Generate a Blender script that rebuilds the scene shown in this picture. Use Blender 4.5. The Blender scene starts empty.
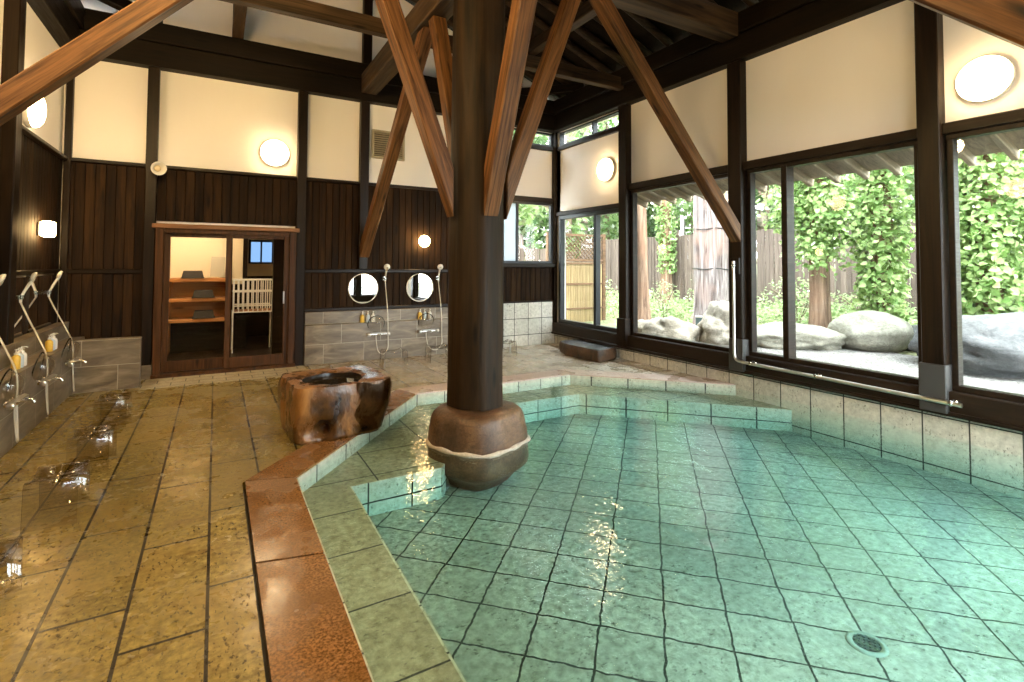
import bpy, math, random
from mathutils import Vector, Matrix, Euler, noise
random.seed(7)
PI = math.pi
scene = bpy.context.scene
col = scene.collection

# ------------------------------------------------------------------ mesh builder
class MB:
    def __init__(s):
        s.v = []; s.f = []; s.m = []; s.s = []
    def add(s, verts, faces, mat=0, smooth=False):
        b = len(s.v)
        s.v.extend([tuple(p) for p in verts])
        for f in faces:
            s.f.append(tuple(b + i for i in f)); s.m.append(mat); s.s.append(smooth)
    def box(s, x0, y0, z0, x1, y1, z1, mat=0):
        if x0 > x1: x0, x1 = x1, x0
        if y0 > y1: y0, y1 = y1, y0
        if z0 > z1: z0, z1 = z1, z0
        s.add([(x0,y0,z0),(x1,y0,z0),(x1,y1,z0),(x0,y1,z0),(x0,y0,z1),(x1,y0,z1),(x1,y1,z1),(x0,y1,z1)],
              [(0,3,2,1),(4,5,6,7),(0,1,5,4),(1,2,6,5),(2,3,7,6),(3,0,4,7)], mat)
        return s
    def prism(s, poly, z0, z1, mat=0, smooth=False):
        n = len(poly)
        vs = [(x,y,z0) for x,y in poly] + [(x,y,z1) for x,y in poly]
        s.add(vs, [tuple(range(n-1,-1,-1)), tuple(range(n,2*n))], mat)
        s.add(vs, [(i,(i+1)%n,n+(i+1)%n,n+i) for i in range(n)], mat, smooth)
        return s
    def obox(s, p0, p1, w, h, up=(0,0,1), mat=0):
        p0 = Vector(p0); p1 = Vector(p1); x = (p1-p0); L = x.length; x.normalize()
        u = Vector(up); y = u.cross(x)
        if y.length < 1e-4: y = Vector((0,1,0)).cross(x)
        y.normalize(); z = x.cross(y)
        vs = []
        for a in (0, L):
            for b, c in ((-1,-1),(1,-1),(1,1),(-1,1)):
                vs.append(p0 + x*a + y*(b*w/2) + z*(c*h/2))
        s.add(vs, [(0,3,2,1),(4,5,6,7),(0,1,5,4),(1,2,6,5),(2,3,7,6),(3,0,4,7)], mat)
        return s
    def tube(s, pts, r, n=10, mat=0, caps=True):
        pts = [Vector(p) for p in pts]; m = len(pts)
        rs = r if isinstance(r, (list, tuple)) else [r]*m
        t0 = (pts[1]-pts[0]).normalized()
        a = Vector((0,0,1)) if abs(t0.z) < .9 else Vector((1,0,0))
        nrm = t0.cross(a).normalized()
        vs = []
        for i in range(m):
            t = (pts[min(i+1,m-1)] - pts[max(i-1,0)]).normalized()
            nrm = (nrm - t*nrm.dot(t)).normalized(); bn = t.cross(nrm)
            for k in range(n):
                q = 2*PI*k/n
                vs.append(pts[i] + (nrm*math.cos(q) + bn*math.sin(q))*rs[i])
        fs = [(i*n+k, i*n+(k+1)%n, (i+1)*n+(k+1)%n, (i+1)*n+k) for i in range(m-1) for k in range(n)]
        s.add(vs, fs, mat, True)
        if caps:
            s.add(vs[:n], [tuple(range(n-1,-1,-1))], mat); s.add(vs[-n:], [tuple(range(n))], mat)
        return s
    def lathe(s, prof, n=24, M=None, mat=0, smooth=True, caps=True):
        M = M or Matrix()
        vs = []; m = len(prof)
        for r, z in prof:
            for k in range(n):
                q = 2*PI*k/n
                vs.append(M @ Vector((r*math.cos(q), r*math.sin(q), z)))
        fs = [(i*n+k, i*n+(k+1)%n, (i+1)*n+(k+1)%n, (i+1)*n+k) for i in range(m-1) for k in range(n)]
        s.add(vs, fs, mat, smooth)
        if not caps: return s
        if prof[0][0] > 1e-6: s.add(vs[:n], [tuple(range(n-1,-1,-1))], mat)
        if prof[-1][0] > 1e-6: s.add(vs[-n:], [tuple(range(n))], mat)
        return s
    def build(s, name, mats, parent=None, loc=None, bevel=0, segs=1, subd=0):
        me = bpy.data.meshes.new(name)
        me.from_pydata(s.v, [], s.f)
        if not isinstance(mats, (list, tuple)): mats = [mats]
        for m in mats: me.materials.append(m)
        me.polygons.foreach_set('material_index', s.m)
        me.polygons.foreach_set('use_smooth', s.s)
        me.update()
        o = bpy.data.objects.new(name, me); col.objects.link(o)
        if loc: o.location = loc
        if parent: o.parent = parent
        if subd:
            md = o.modifiers.new('sub', 'SUBSURF'); md.levels = subd; md.render_levels = subd
        if bevel:
            md = o.modifiers.new('bev', 'BEVEL'); md.width = bevel; md.segments = segs; md.limit_method = 'ANGLE'
            md.angle_limit = 0.7
        return o

def tag(o, label=None, cat=None, group=None, kind=None):
    if label: o['label'] = label
    if cat: o['category'] = cat
    if group: o['group'] = group
    if kind: o['kind'] = kind
    return o
def thing(name, label, cat, loc=(0,0,0), rz=0, group=None):
    o = bpy.data.objects.new(name, None); col.objects.link(o)
    o.empty_display_size = .1
    o.location = loc; o.rotation_euler = (0,0,rz)
    return tag(o, label, cat, group)
def struct(name, mb=None, mats=None, **k):
    if mb is None:
        o = bpy.data.objects.new(name, None); col.objects.link(o)
    else:
        o = mb.build(name, mats, **k)
    o['kind'] = 'structure'
    return o
def copy_tree(o, parent=None):
    c = o.copy(); col.objects.link(c)
    c.parent = parent
    for ch in o.children: copy_tree(ch, c)
    return c
def beam(name, p0, p1, w, h, mat, parent=None, up=(0,0,1), bevel=.008):
    p0 = Vector(p0); p1 = Vector(p1); x = p1-p0; L = x.length; x.normalize()
    y = Vector(up).cross(x)
    if y.length < 1e-4: y = Vector((0,1,0)).cross(x)
    y.normalize(); z = x.cross(y)
    mb = MB(); mb.box(0,-w/2,-h/2, L,w/2,h/2)
    o = mb.build(name, mat, parent=parent, bevel=bevel)
    M = Matrix((x,y,z)).transposed().to_4x4(); M.translation = p0
    o.matrix_local = M
    return o
def smooth(pts, k=6):
    P = [Vector(p) for p in pts]; out = []
    for i in range(len(P)-1):
        a = P[max(i-1,0)]; b = P[i]; c = P[i+1]; d = P[min(i+2,len(P)-1)]
        for j in range(k):
            t = j/k
            out.append(.5*((2*b)+(c-a)*t+(2*a-5*b+4*c-d)*t*t+(3*b-a-3*c+d)*t**3))
    out.append(P[-1]); return out

# ------------------------------------------------------------------ materials
class NT:
    def __init__(s, name):
        s.mat = bpy.data.materials.new(name); s.mat.use_nodes = True
        s.t = s.mat.node_tree; s.t.nodes.clear()
        s.out = s.t.nodes.new('ShaderNodeOutputMaterial')
    def n(s, typ, props=None, **ins):
        nd = s.t.nodes.new('ShaderNode' + typ)
        for k, v in (props or {}).items(): setattr(nd, k, v)
        for k, v in ins.items():
            key = int(k[1:]) if k[0] == 'i' and k[1:].isdigit() else k.replace('_', ' ')
            s.set(nd.inputs[key], v)
        return nd
    def set(s, sock, v):
        if isinstance(v, bpy.types.NodeSocket): s.t.links.new(v, sock)
        elif isinstance(v, bpy.types.Node): s.t.links.new(v.outputs[0], sock)
        else:
            if isinstance(v, tuple) and len(v) == 3 and sock.type == 'RGBA': v = (*v, 1)
            sock.default_value = v
    def ramp(s, fac, *stops, mode='LINEAR'):
        r = s.n('ValToRGB', Fac=fac); cr = r.color_ramp; cr.interpolation = mode
        while len(cr.elements) < len(stops): cr.elements.new(.5)
        for e, (p, c) in zip(cr.elements, stops):
            e.position = p
            e.color = (c, c, c, 1) if isinstance(c, (int, float)) else (*c, 1)
        return r
    def mix(s, fac, a, b, mode='MIX'):
        m = s.n('Mix', {'data_type': 'RGBA', 'blend_type': mode})
        s.set(m.inputs[0], fac); s.set(m.inputs[6], a); s.set(m.inputs[7], b)
        return m.outputs[2]
    def math(s, op, a, b=None, c=None):
        m = s.n('Math', {'operation': op}); s.set(m.inputs[0], a)
        if b is not None: s.set(m.inputs[1], b)
        if c is not None: s.set(m.inputs[2], c)
        return m.outputs[0]
    def bsdf(s, **k):
        b = s.n('BsdfPrincipled', None, **k); s.t.links.new(b.outputs[0], s.out.inputs[0]); return b
    def coord(s, kind='Object'): return s.n('TexCoord').outputs[kind]
    def mapping(s, vec, scale=(1,1,1), rot=(0,0,0), loc=(0,0,0)):
        return s.n('Mapping', Vector=vec, Scale=scale, Rotation=rot, Location=loc).outputs[0]
    def noise(s, vec, scale=5., detail=4., rough=.5, dist=0.):
        return s.n('TexNoise', Vector=vec, Scale=scale, Detail=detail, Roughness=rough, Distortion=dist).outputs[0]
    def bump(s, h, strength=.3, dist=.01):
        return s.n('Bump', Height=h, Strength=strength, Distance=dist).outputs[0]

def simple(name, colr, rough=.5, metal=0., **k):
    t = NT(name); t.bsdf(Base_Color=colr, Roughness=rough, Metallic=metal, **k); return t.mat

def wood(name, dark, light, axis='X', rough=.55, s=1., bump=.35, var=.35, knots=True, spec=.4):
    t = NT(name); co = t.coord()
    isl = t.n('NewGeometry').outputs['Random Per Island']
    oi = t.n('ObjectInfo').outputs['Random']
    sh = t.math('ADD', t.math('MULTIPLY', isl, 37.), t.math('MULTIPLY', oi, 19.))
    off = t.n('CombineXYZ', X=sh, Y=sh, Z=sh)
    v = t.n('VectorMath', {'operation': 'ADD'}); t.set(v.inputs[0], co); t.set(v.inputs[1], off)
    sc = {'X': (.9,16,16), 'Y': (16,.9,16), 'Z': (16,16,.9)}[axis]
    mp = t.mapping(v.outputs[0], tuple(a*s for a in sc))
    n1 = t.noise(mp, 1., 5., .6, 1.2)
    sc2 = {'X': (3,90,90), 'Y': (90,3,90), 'Z': (90,90,3)}[axis]
    n2 = t.noise(t.mapping(v.outputs[0], tuple(a*s for a in sc2)), 1., 3., .6)
    f = t.math('ADD', t.math('MULTIPLY', n1, .7), t.math('MULTIPLY', n2, .3))
    c = t.ramp(f, (.36, dark), (.64, light)).outputs[0]
    if knots:
        sc3 = {'X': (.8,4,4), 'Y': (4,.8,4), 'Z': (4,4,.8)}[axis]
        vo = t.n('TexVoronoi', Vector=t.mapping(v.outputs[0], tuple(a*1.3 for a in sc3)), Scale=1.).outputs[0]
        k = t.ramp(vo, (.05, 1.), (.13, 0.)).outputs[0]
        c = t.mix(k, c, tuple(x*.45 for x in dark))
    val = t.math('MULTIPLY_ADD', isl, var, 1 - var*.5)
    hs = t.n('HueSaturation', Value=val, Color=c)
    t.bsdf(Base_Color=hs.outputs[0], Roughness=t.ramp(n2, (.3, rough-.1), (.7, rough+.12)).outputs[0],
           Normal=t.bump(f, bump, .004), Specular_IOR_Level=spec)
    return t.mat

M = {}
M['strut'] = wood('strut_wood', (.022,.0075,.0022), (.175,.078,.027), rough=.5, s=1.3, spec=0.25)
M['pillar'] = wood('pillar_wood', (.018,.010,.005), (.085,.043,.018), rough=.5, s=.6)
M['beam_dark'] = wood('dark_beam_wood', (.0025,.0017,.001), (.0095,.005,.0022), rough=.5, spec=0.15)
M['post'] = wood('dark_post_wood', (.003,.0017,.0009), (.016,.0075,.0028), rough=.4, spec=0.2)
M['frame'] = wood('window_frame_wood', (.005,.003,.0018), (.020,.0105,.005), rough=.42, spec=0.22)
M['tie'] = wood('tie_beam_wood', (.006,.0035,.002), (.065,.038,.019), rough=.6, s=.7, spec=0.2)
M['raft'] = wood('rafter_wood', (.012,.007,.004), (.06,.034,.017), rough=.6, spec=0.15)
M['board'] = wood('wall_board_wood', (.0020,.0010,.0004), (.034,.0155,.0048), axis='Z', rough=.72, var=.9, spec=0.14)
M['roofboard'] = wood('roof_board_wood', (.006,.004,.003), (.02,.012,.007), rough=.7, knots=False, spec=0.1)
M['door'] = wood('door_wood', (.020,.0075,.0024), (.085,.033,.010), axis='Z', rough=.4, spec=0.22)
M['door_head'] = wood('door_head_wood', (.11,.045,.014), (.24,.105,.036), axis='X', rough=.4)
M['shelf'] = wood('shelf_wood', (.32,.12,.03), (.5,.22,.06), axis='X', rough=.45, bump=.1)
M['eave'] = wood('eave_wood', (.17,.13,.09), (.33,.26,.19), axis='X', rough=.7, knots=False)
M['fence'] = wood('fence_wood', (.085,.06,.05), (.19,.145,.12), axis='Z', rough=.8, knots=False, var=.5)
M['bamboo'] = wood('bamboo', (.24,.17,.085), (.44,.34,.19), axis='Z', rough=.5, knots=False, bump=.1)
M['lattice'] = wood('lattice_wood', (.10,.055,.03), (.2,.115,.065), rough=.6, knots=False)

def plaster():
    t = NT('wall_plaster'); co = t.coord()
    n = t.noise(co, 1.3, 3.); n2 = t.noise(t.mapping(co, (9,9,1.2)), 1., 4.)
    c = t.mix(t.math('MULTIPLY', n2, .35), (.90,.85,.815), (.86,.80,.755))
    t.bsdf(Base_Color=c, Roughness=.85, Normal=t.bump(t.noise(co, 60., 3.), .05, .002)); return t.mat
M['plaster'] = plaster()

def stone_floor():
    t = NT('deck_stone'); co = t.coord()
    warp = t.noise(co, 1.1, 2.)
    mp = t.mapping(co, (1,1,1), (0,0,PI/2))
    br = t.n('TexBrick', {'offset': .37, 'offset_frequency': 2}, Vector=mp, Color1=(0,0,0), Color2=(1,1,1), Mortar=(.5,.5,.5),
             Scale=1., Mortar_Size=.0075, Mortar_Smooth=.15, Brick_Width=.83, Row_Height=.3)
    rnd = br.outputs[0]; mort = br.outputs[1]
    big = t.noise(co, .75, 3., .5, .5)
    fine = t.noise(co, 26., 6., .65)
    base = t.mix(t.ramp(fine, (.3, 0.), (.7, 1.)).outputs[0], (.10,.075,.021), (.40,.325,.115))
    pale = t.mix(t.ramp(fine, (.3, 0.), (.7, 1.)).outputs[0], (.27,.245,.20), (.62,.58,.50))   # window-side stone paled by painted-in daylight, and free of the wash area's ochre stain
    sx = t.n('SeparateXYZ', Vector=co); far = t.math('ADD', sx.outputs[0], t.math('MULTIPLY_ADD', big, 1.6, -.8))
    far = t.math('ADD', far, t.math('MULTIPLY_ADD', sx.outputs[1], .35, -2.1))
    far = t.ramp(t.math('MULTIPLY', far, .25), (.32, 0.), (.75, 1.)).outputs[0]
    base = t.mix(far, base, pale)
    tint = t.mix(rnd, (.80,.76,.68), (1.06,1.0,.93))
    base = t.mix(1., base, tint, 'MULTIPLY')
    # ochre mineral staining in patches of its own
    st = t.noise(t.mapping(co, (1.6,1.1,1.), loc=(3.1,1.7,0)), 1.2, 4., .6)
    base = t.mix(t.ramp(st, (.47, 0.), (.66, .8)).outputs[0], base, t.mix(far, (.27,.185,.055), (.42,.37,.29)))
    br2 = t.noise(t.mapping(co, (1.,2.6,1.), loc=(.4,5.2,0)), 1.5, 5., .65)
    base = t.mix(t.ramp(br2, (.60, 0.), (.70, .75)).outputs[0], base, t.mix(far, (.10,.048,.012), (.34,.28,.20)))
    pit = t.noise(t.mapping(co, (58,30,40), (0,0,.3)), 1., 4., .62)
    pm = t.math('MULTIPLY', t.ramp(pit, (.575, 0.), (.63, 1.)).outputs[0], t.ramp(t.noise(co, 6., 2.), (.36, 0.), (.46, 1.)).outputs[0])
    base = t.mix(t.math('MULTIPLY', pm, .9), base, (.05,.035,.015))
    c = t.mix(mort, base, (.018,.013,.008))
    h = t.math('SUBTRACT', t.math('SUBTRACT', t.math('MULTIPLY', fine, .35), t.math('MULTIPLY', mort, 2.2)), t.math('MULTIPLY', pm, .9))
    rg = t.ramp(t.noise(t.mapping(co, (1,1,1), loc=(9,2,0)), 1.7, 5., .7), (.38, .13), (.66, .44)).outputs[0]
    t.bsdf(Base_Color=c, Roughness=rg, Normal=t.bump(h, .35, .006), Specular_IOR_Level=.55); return t.mat
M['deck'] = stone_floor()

def granite(name, a, b, spots, rough=(.12,.35)):
    t = NT(name); co = t.coord()
    f = t.noise(co, 85., 3., .7); g = t.noise(co, 2.3, 4., .6)
    c = t.mix(t.ramp(f, (.38, 0.), (.62, 1.)).outputs[0], a, b)
    c = t.mix(t.ramp(g, (.45, 0.), (.62, .7)).outputs[0], c, spots)
    rip = t.noise(t.mapping(co, (14,5,1)), 1., 2.)
    t.bsdf(Base_Color=c, Roughness=t.ramp(t.noise(co, 3., 3.), (.4, rough[0]), (.6, rough[1])).outputs[0],
           Normal=t.bump(t.math('ADD', t.math('MULTIPLY', f, .25), rip), .16, .006), Specular_IOR_Level=.6)
    return t.mat
M['kerb_red'] = granite('red_granite_kerb', (.085,.036,.009), (.36,.175,.062), (.15,.065,.016))
M['kerb_pink'] = granite('pink_granite_kerb', (.36,.25,.20), (.62,.50,.43), (.44,.32,.26), (.25,.5))

def pool_tile(name, rot, w, h, off, loc, c1, c2, warp=.03, stag=0., wallmap=None):
    t = NT(name); co = t.coord()
    wn = t.n('TexNoise', Vector=co, Scale=9., Detail=5., Roughness=.62).outputs[1]
    wv = t.n('VectorMath', {'operation': 'MULTIPLY_ADD'}); t.set(wv.inputs[0], wn); wv.inputs[1].default_value = (warp,warp,warp); t.set(wv.inputs[2], co)
    v = wv.outputs[0]
    if wallmap:  # plane seen edge-on in xy: take (horizontal, z)
        sp = t.n('SeparateXYZ', Vector=v)
        hsum = sp.outputs[0] if wallmap == 'X' else sp.outputs[1] if wallmap == 'Y' else t.math('MULTIPLY', t.math('SUBTRACT', sp.outputs[0], sp.outputs[1]), .7071)
        v = t.n('CombineXYZ', X=hsum, Y=sp.outputs[2]).outputs[0]
    mp = t.mapping(v, (1,1,1), (0,0,rot), loc)
    br = t.n('TexBrick', {'offset': stag, 'offset_frequency': 2}, Vector=mp, Color1=(0,0,0), Color2=(1,1,1), Mortar=(.5,.5,.5),
             Scale=1., Mortar_Size=.0065, Mortar_Smooth=.2, Brick_Width=w, Row_Height=h)
    fine = t.noise(co, 22., 6., .65); big = t.noise(co, 1.4, 3.)
    c = t.mix(t.ramp(fine, (.33, 0.), (.66, 1.)).outputs[0], c1, c2)
    c = t.mix(1., c, t.mix(br.outputs[0], (.86,.88,.86), (1.05,1.04,1.02)), 'MULTIPLY')
    c = t.mix(t.math('MULTIPLY', t.ramp(big, (.4, 0.), (.65, 1.)).outputs[0], .35), c, tuple(x*.72 for x in c1))
    pit = t.noise(t.mapping(co, (34,55,40), (0,0,.785)), 1., 4., .62)
    pm = t.math('MULTIPLY', t.ramp(pit, (.57, 0.), (.63, 1.)).outputs[0], t.ramp(t.noise(co, 8., 2.), (.46, 0.), (.58, 1.)).outputs[0])
    c = t.mix(t.math('MULTIPLY', pm, .7), c, (.05,.05,.035))
    c = t.mix(br.outputs[1], c, (.02,.022,.018))
    t.bsdf(Base_Color=c, Roughness=.6, Normal=t.bump(t.math('SUBTRACT', t.math('MULTIPLY', fine, .4), br.outputs[1]), .3, .005))
    return t.mat
PT1, PT2 = (.21,.215,.18), (.46,.46,.41)
# rows run along the 45 degree diagonal
M['pool_floor'] = pool_tile('pool_floor_tile', PI/4, .325, .30, 0, (-.07,-.08,0), PT1, PT2, .04)
M['bench'] = pool_tile('pool_bench_tile', PI/2, .5, .6, 0, (0,.1,0), (.21,.195,.125), (.47,.44,.315), .01)
M['pool_wall'] = pool_tile('pool_wall_tile', 0, .34, .5, 0, (0,.27,0), (.42,.42,.33), (.66,.65,.54), .004, wallmap='Y')
M['pool_wall_x'] = pool_tile('pool_wall_tile_back', 0, .34, .5, 0, (0,.27,0), (.42,.42,.33), (.66,.65,.54), .004, wallmap='X')
M['dado'] = pool_tile('pale_stone_wall_tile', 0, .3, .3, 0, (0,.1,0), (.50,.48,.43), (.74,.72,.66), .002, wallmap='X')
M['dado_y'] = pool_tile('pale_stone_wall_tile_side', 0, .343, .45, 0, (-.197,.3,0), (.46,.43,.36), (.70,.66,.57), .002, wallmap='Y')

def slate(name, horiz):
    t = NT(name); co = t.coord()
    sp = t.n('SeparateXYZ', Vector=co)
    v = t.n('CombineXYZ', X=sp.outputs[0 if horiz == 'X' else 1], Y=sp.outputs[2]).outputs[0]
    br = t.n('TexBrick', {'offset': .43, 'offset_frequency': 2}, Vector=t.mapping(v, loc=(.12,0,0)), Color1=(0,0,0), Color2=(1,1,1), Mortar=(.5,.5,.5),
             Scale=1., Mortar_Size=.003, Mortar_Smooth=.1, Brick_Width=.6, Row_Height=.298)
    off = t.math('MULTIPLY', br.outputs[0], 7.)
    vv = t.n('CombineXYZ', X=sp.outputs[0 if horiz == 'X' else 1], Y=sp.outputs[2], Z=off).outputs[0]
    n = t.noise(t.mapping(vv, (1.6,6.,1.)), 1.5, 7., .6, 1.)
    c = t.ramp(n, (.30, (.070,.050,.029)), (.50, (.165,.126,.080)), (.72, (.31,.25,.175))).outputs[0]
    c = t.mix(t.math('MULTIPLY', br.outputs[0], .45), c, (.17,.135,.10))
    c = t.mix(br.outputs[1], c, (.42,.38,.30))
    t.bsdf(Base_Color=c, Roughness=.38, Normal=t.bump(t.math('ADD', t.math('MULTIPLY', n, .5), t.math('MULTIPLY', br.outputs[1], -.6)), .3, .004)); return t.mat
M['slate_x'] = slate('slate_tile_back', 'X'); M['slate_y'] = slate('slate_tile_side', 'Y')

def rock(name, a, b, sc=3., rough=.85, bump=.8, moss=None):
    t = NT(name); co = t.coord()
    n = t.noise(co, sc, 8., .62, .6); f = t.noise(co, sc*14, 4., .7)
    c = t.mix(t.ramp(n, (.32, 0.), (.66, 1.)).outputs[0], a, b)
    v2 = t.noise(t.mapping(co, (1,1,2.5), (.4,.3,0)), sc*2.2, 6., .6, 1.5)
    c = t.mix(t.ramp(v2, (.50, 0.), (.56, .45), (.62, 0.)).outputs[0], c, tuple(x*.5 for x in a))
    c = t.mix(t.math('MULTIPLY', t.ramp(f, (.35, 0.), (.7, 1.)).outputs[0], .45), c, tuple(x*.6 for x in a))
    if moss:
        m = t.noise(co, sc*.7, 3.); c = t.mix(t.ramp(m, (.52, 0.), (.66, .6)).outputs[0], c, moss)
    t.bsdf(Base_Color=c, Roughness=rough, Normal=t.bump(t.math('ADD', n, t.math('MULTIPLY', f, .3)), bump, .03)); return t.mat
M['rock_white'] = rock('white_garden_rock', (.24,.215,.17), (.50,.46,.395))
M['rock_grey'] = rock('grey_garden_rock', (.045,.049,.052), (.15,.155,.16), 1.6)
M['rock_boulder'] = rock('pale_boulder_rock', (.15,.145,.11), (.36,.35,.295), 2.2)
M['foundation'] = rock('brown_foundation_stone', (.045,.020,.009), (.24,.13,.065), 3.4, .40, .6)
M['crust'] = rock('mineral_crust', (.55,.45,.36), (.8,.72,.62), 20., .8, .6)
M['step_side'] = rock('step_stone_side', (.010,.007,.005), (.17,.085,.04), 6., .5, .8)
M['step_top'] = rock('step_stone_wet_top', (.012,.013,.014), (.05,.05,.05), 9., .22, .5)

def gravel(name, a, b, sc):
    t = NT(name); co = t.coord()
    vo = t.n('TexVoronoi', Vector=co, Scale=sc)
    n = t.noise(co, .9, 3.)
    sp = t.n('SeparateColor', Color=vo.outputs[1])
    c = t.mix(sp.outputs[0], a, b)
    t.bsdf(Base_Color=c, Roughness=.9, Normal=t.bump(vo.outputs[0], .8, .02)); return t.mat
M['gravel'] = gravel('white_gravel', (.08,.077,.07), (.21,.205,.195), 45.)
M['soil'] = gravel('garden_soil', (.10,.12,.05), (.26,.27,.14), 20.)

def leaf(name, a, b, tr=.45):
    t = NT(name)
    r = t.n('NewGeometry').outputs['Random Per Island']
    c = t.mix(r, a, b)
    d = t.n('BsdfDiffuse', Color=c); l = t.n('BsdfTranslucent', Color=c); g = t.n('BsdfGlossy', Color=(1,1,1), Roughness=.35)
    m = t.n('MixShader', i0=tr, i1=d.outputs[0], i2=l.outputs[0])
    fr = t.n('Fresnel', IOR=1.35)
    m2 = t.n('MixShader', i0=t.math('MULTIPLY', fr.outputs[0], .5), i1=m.outputs[0], i2=g.outputs[0])
    t.t.links.new(m2.outputs[0], t.out.inputs[0]); return t.mat
M['leaf_vine'] = leaf('vine_leaf', (.15,.28,.07), (.52,.66,.30))
M['leaf_cover'] = leaf('ground_cover_leaf', (.19,.31,.115), (.46,.56,.29))
M['leaf_dark'] = leaf('forest_leaf', (.05,.10,.037), (.22,.32,.13))
M['leaf_mid'] = leaf('garden_leaf', (.16,.28,.095), (.42,.54,.25))

def bark(name, a, b, sc=(9,9,.7)):
    t = NT(name); co = t.coord()
    n = t.noise(t.mapping(co, sc), 1.6, 6., .6, .8); g = t.noise(co, 1.2, 3.)
    c = t.ramp(n, (.34, a), (.52, tuple((x+y)/2 for x, y in zip(a, b))), (.64, b)).outputs[0]
    c = t.mix(t.ramp(g, (.45, 0.), (.6, .5)).outputs[0], c, tuple(x*y for x, y in zip(b, (1.,.72,.6))))
    t.bsdf(Base_Color=c, Roughness=.9, Normal=t.bump(n, .9, .03)); return t.mat
M['bark_pale'] = bark('pale_cedar_bark', (.075,.05,.045), (.42,.37,.36))
M['bark_brown'] = bark('brown_cedar_bark', (.09,.05,.032), (.31,.21,.145))
M['bark_red'] = bark('red_pine_bark', (.40,.17,.10), (.72,.52,.40), (5,5,2))
M['bark_dark'] = bark('forest_bark', (.10,.08,.065), (.34,.28,.22))

def stump_wood():
    t = NT('stump_wood'); co = t.coord()
    n = t.noise(t.mapping(co, (1,1,.55)), 4.2, 8., .66, .35); r = t.noise(t.mapping(co, (9,9,2.5)), 2., 5., .6, .4)
    c = t.ramp(n, (.36, (.020,.008,.003)), (.50, (.15,.065,.018)), (.66, (.42,.20,.06))).outputs[0]
    c = t.mix(t.math('MULTIPLY', r, .4), c, (.05,.02,.006))
    t.bsdf(Base_Color=c, Roughness=t.ramp(n, (.4, .16), (.65, .42)).outputs[0], Normal=t.bump(t.math('ADD', n, t.math('MULTIPLY', r, .4)), .6, .02)); return t.mat
M['stump'] = stump_wood()
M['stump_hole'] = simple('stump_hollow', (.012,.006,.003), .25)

def emit(name, c, s):
    t = NT(name); e = t.n('Emission', Color=c, Strength=s); t.t.links.new(e.outputs[0], t.out.inputs[0]); return t.mat

def glass(name, tint=(.97,.985,.98), rough=0., ior=1.45, refl=1.):
    t = NT(name)
    tr = t.n('BsdfTransparent', Color=tint); g = t.n('BsdfGlossy', Color=(1,1,1), Roughness=rough)
    fr = t.n('Fresnel', IOR=ior)
    front = t.math('SUBTRACT', 1., t.n('NewGeometry').outputs['Backfacing'])   # one reflection per sheet
    m = t.n('MixShader', i0=t.math('MULTIPLY', t.math('MULTIPLY', fr.outputs[0], refl), front), i1=tr.outputs[0], i2=g.outputs[0])
    t.t.links.new(m.outputs[0], t.out.inputs[0]); return t.mat
M['glass'] = glass('window_glass', refl=.6)
M['glass_door'] = glass('door_glass', (.90,.90,.88), refl=.6)
M['acrylic'] = glass('clear_acrylic', (.86,.84,.80), .03, 1.65)
M['acrylic_edge'] = glass('acrylic_edge', (.30,.28,.24), .1, 1.49)
def frosted():
    t = NT('frosted_glass')
    a = t.n('BsdfTranslucent', Color=(.42,.46,.50)); b = t.n('BsdfDiffuse', Color=(.5,.55,.58)); g = t.n('BsdfTransparent', Color=(.95,.97,1))
    m = t.n('MixShader', i0=.25, i1=a.outputs[0], i2=b.outputs[0]); m2 = t.n('MixShader', i0=.25, i1=m.outputs[0], i2=g.outputs[0])
    t.t.links.new(m2.outputs[0], t.out.inputs[0]); return t.mat
M['frosted'] = frosted()

def water():
    t = NT('pool_water'); co = t.coord()
    n1 = t.noise(t.mapping(co, (1.25,.8,1), (0,0,-.5)), 4.6, 3., .5, .7)
    n2 = t.noise(t.mapping(co, (1,1.5,1), (0,0,.5)), 15., 2., .5, .4)
    h = t.math('ADD', t.math('MULTIPLY', n1, 1.), t.math('MULTIPLY', n2, .28))
    b = t.bump(h, .42, .024)
    tr = t.n('BsdfTransparent', Color=(.90,.985,.975))
    va = t.n('VolumeAbsorption', Color=(.34,.86,.90), Density=.75); t.t.links.new(va.outputs[0], t.out.inputs['Volume']); g = t.n('BsdfGlossy', Color=(1,1,1), Roughness=.02, Normal=b)
    fr = t.n('Fresnel', IOR=1.333, Normal=b)
    m = t.n('MixShader', i0=t.math('MULTIPLY', fr.outputs[0], t.math('SUBTRACT', 1., t.n('NewGeometry').outputs['Backfacing'])), i1=tr.outputs[0], i2=g.outputs[0])
    t.t.links.new(m.outputs[0], t.out.inputs[0]); return t.mat
M['water'] = water()
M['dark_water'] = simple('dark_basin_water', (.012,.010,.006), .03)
M['wet_film'] = glass('running_water_film', (.40,.36,.30), .06, 1.6)

M['chrome'] = simple('chrome_metal', (.78,.78,.76), .12, 1.)
M['steel'] = simple('brushed_steel', (.62,.60,.56), .28, 1.)
M['white_plastic'] = simple('white_plastic', (.75,.72,.66), .35)
M['hose'] = simple('pale_shower_hose', (.62,.56,.46), .35, .3)
M['black'] = simple('black_plastic', (.012,.012,.012), .35)
M['mirror'] = simple('mirror_glass', (.93,.94,.94), .0, 1.)
M['alu'] = simple('dark_window_metal', (.02,.022,.026), .35, .3)
M['shoe'] = simple('grey_metal_shoe', (.06,.058,.056), .45, .4)
M['yellow'] = simple('yellow_bottle', (.75,.48,.07), .35)
M['blue'] = simple('pale_blue_bottle', (.50,.58,.66), .35)
M['white_bottle'] = simple('white_bottle', (.72,.70,.66), .35)
M['vent'] = simple('beige_vent', (.40,.34,.24), .6)
M['cream'] = simple('cream_plaster', (.78,.68,.50), .85)
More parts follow.
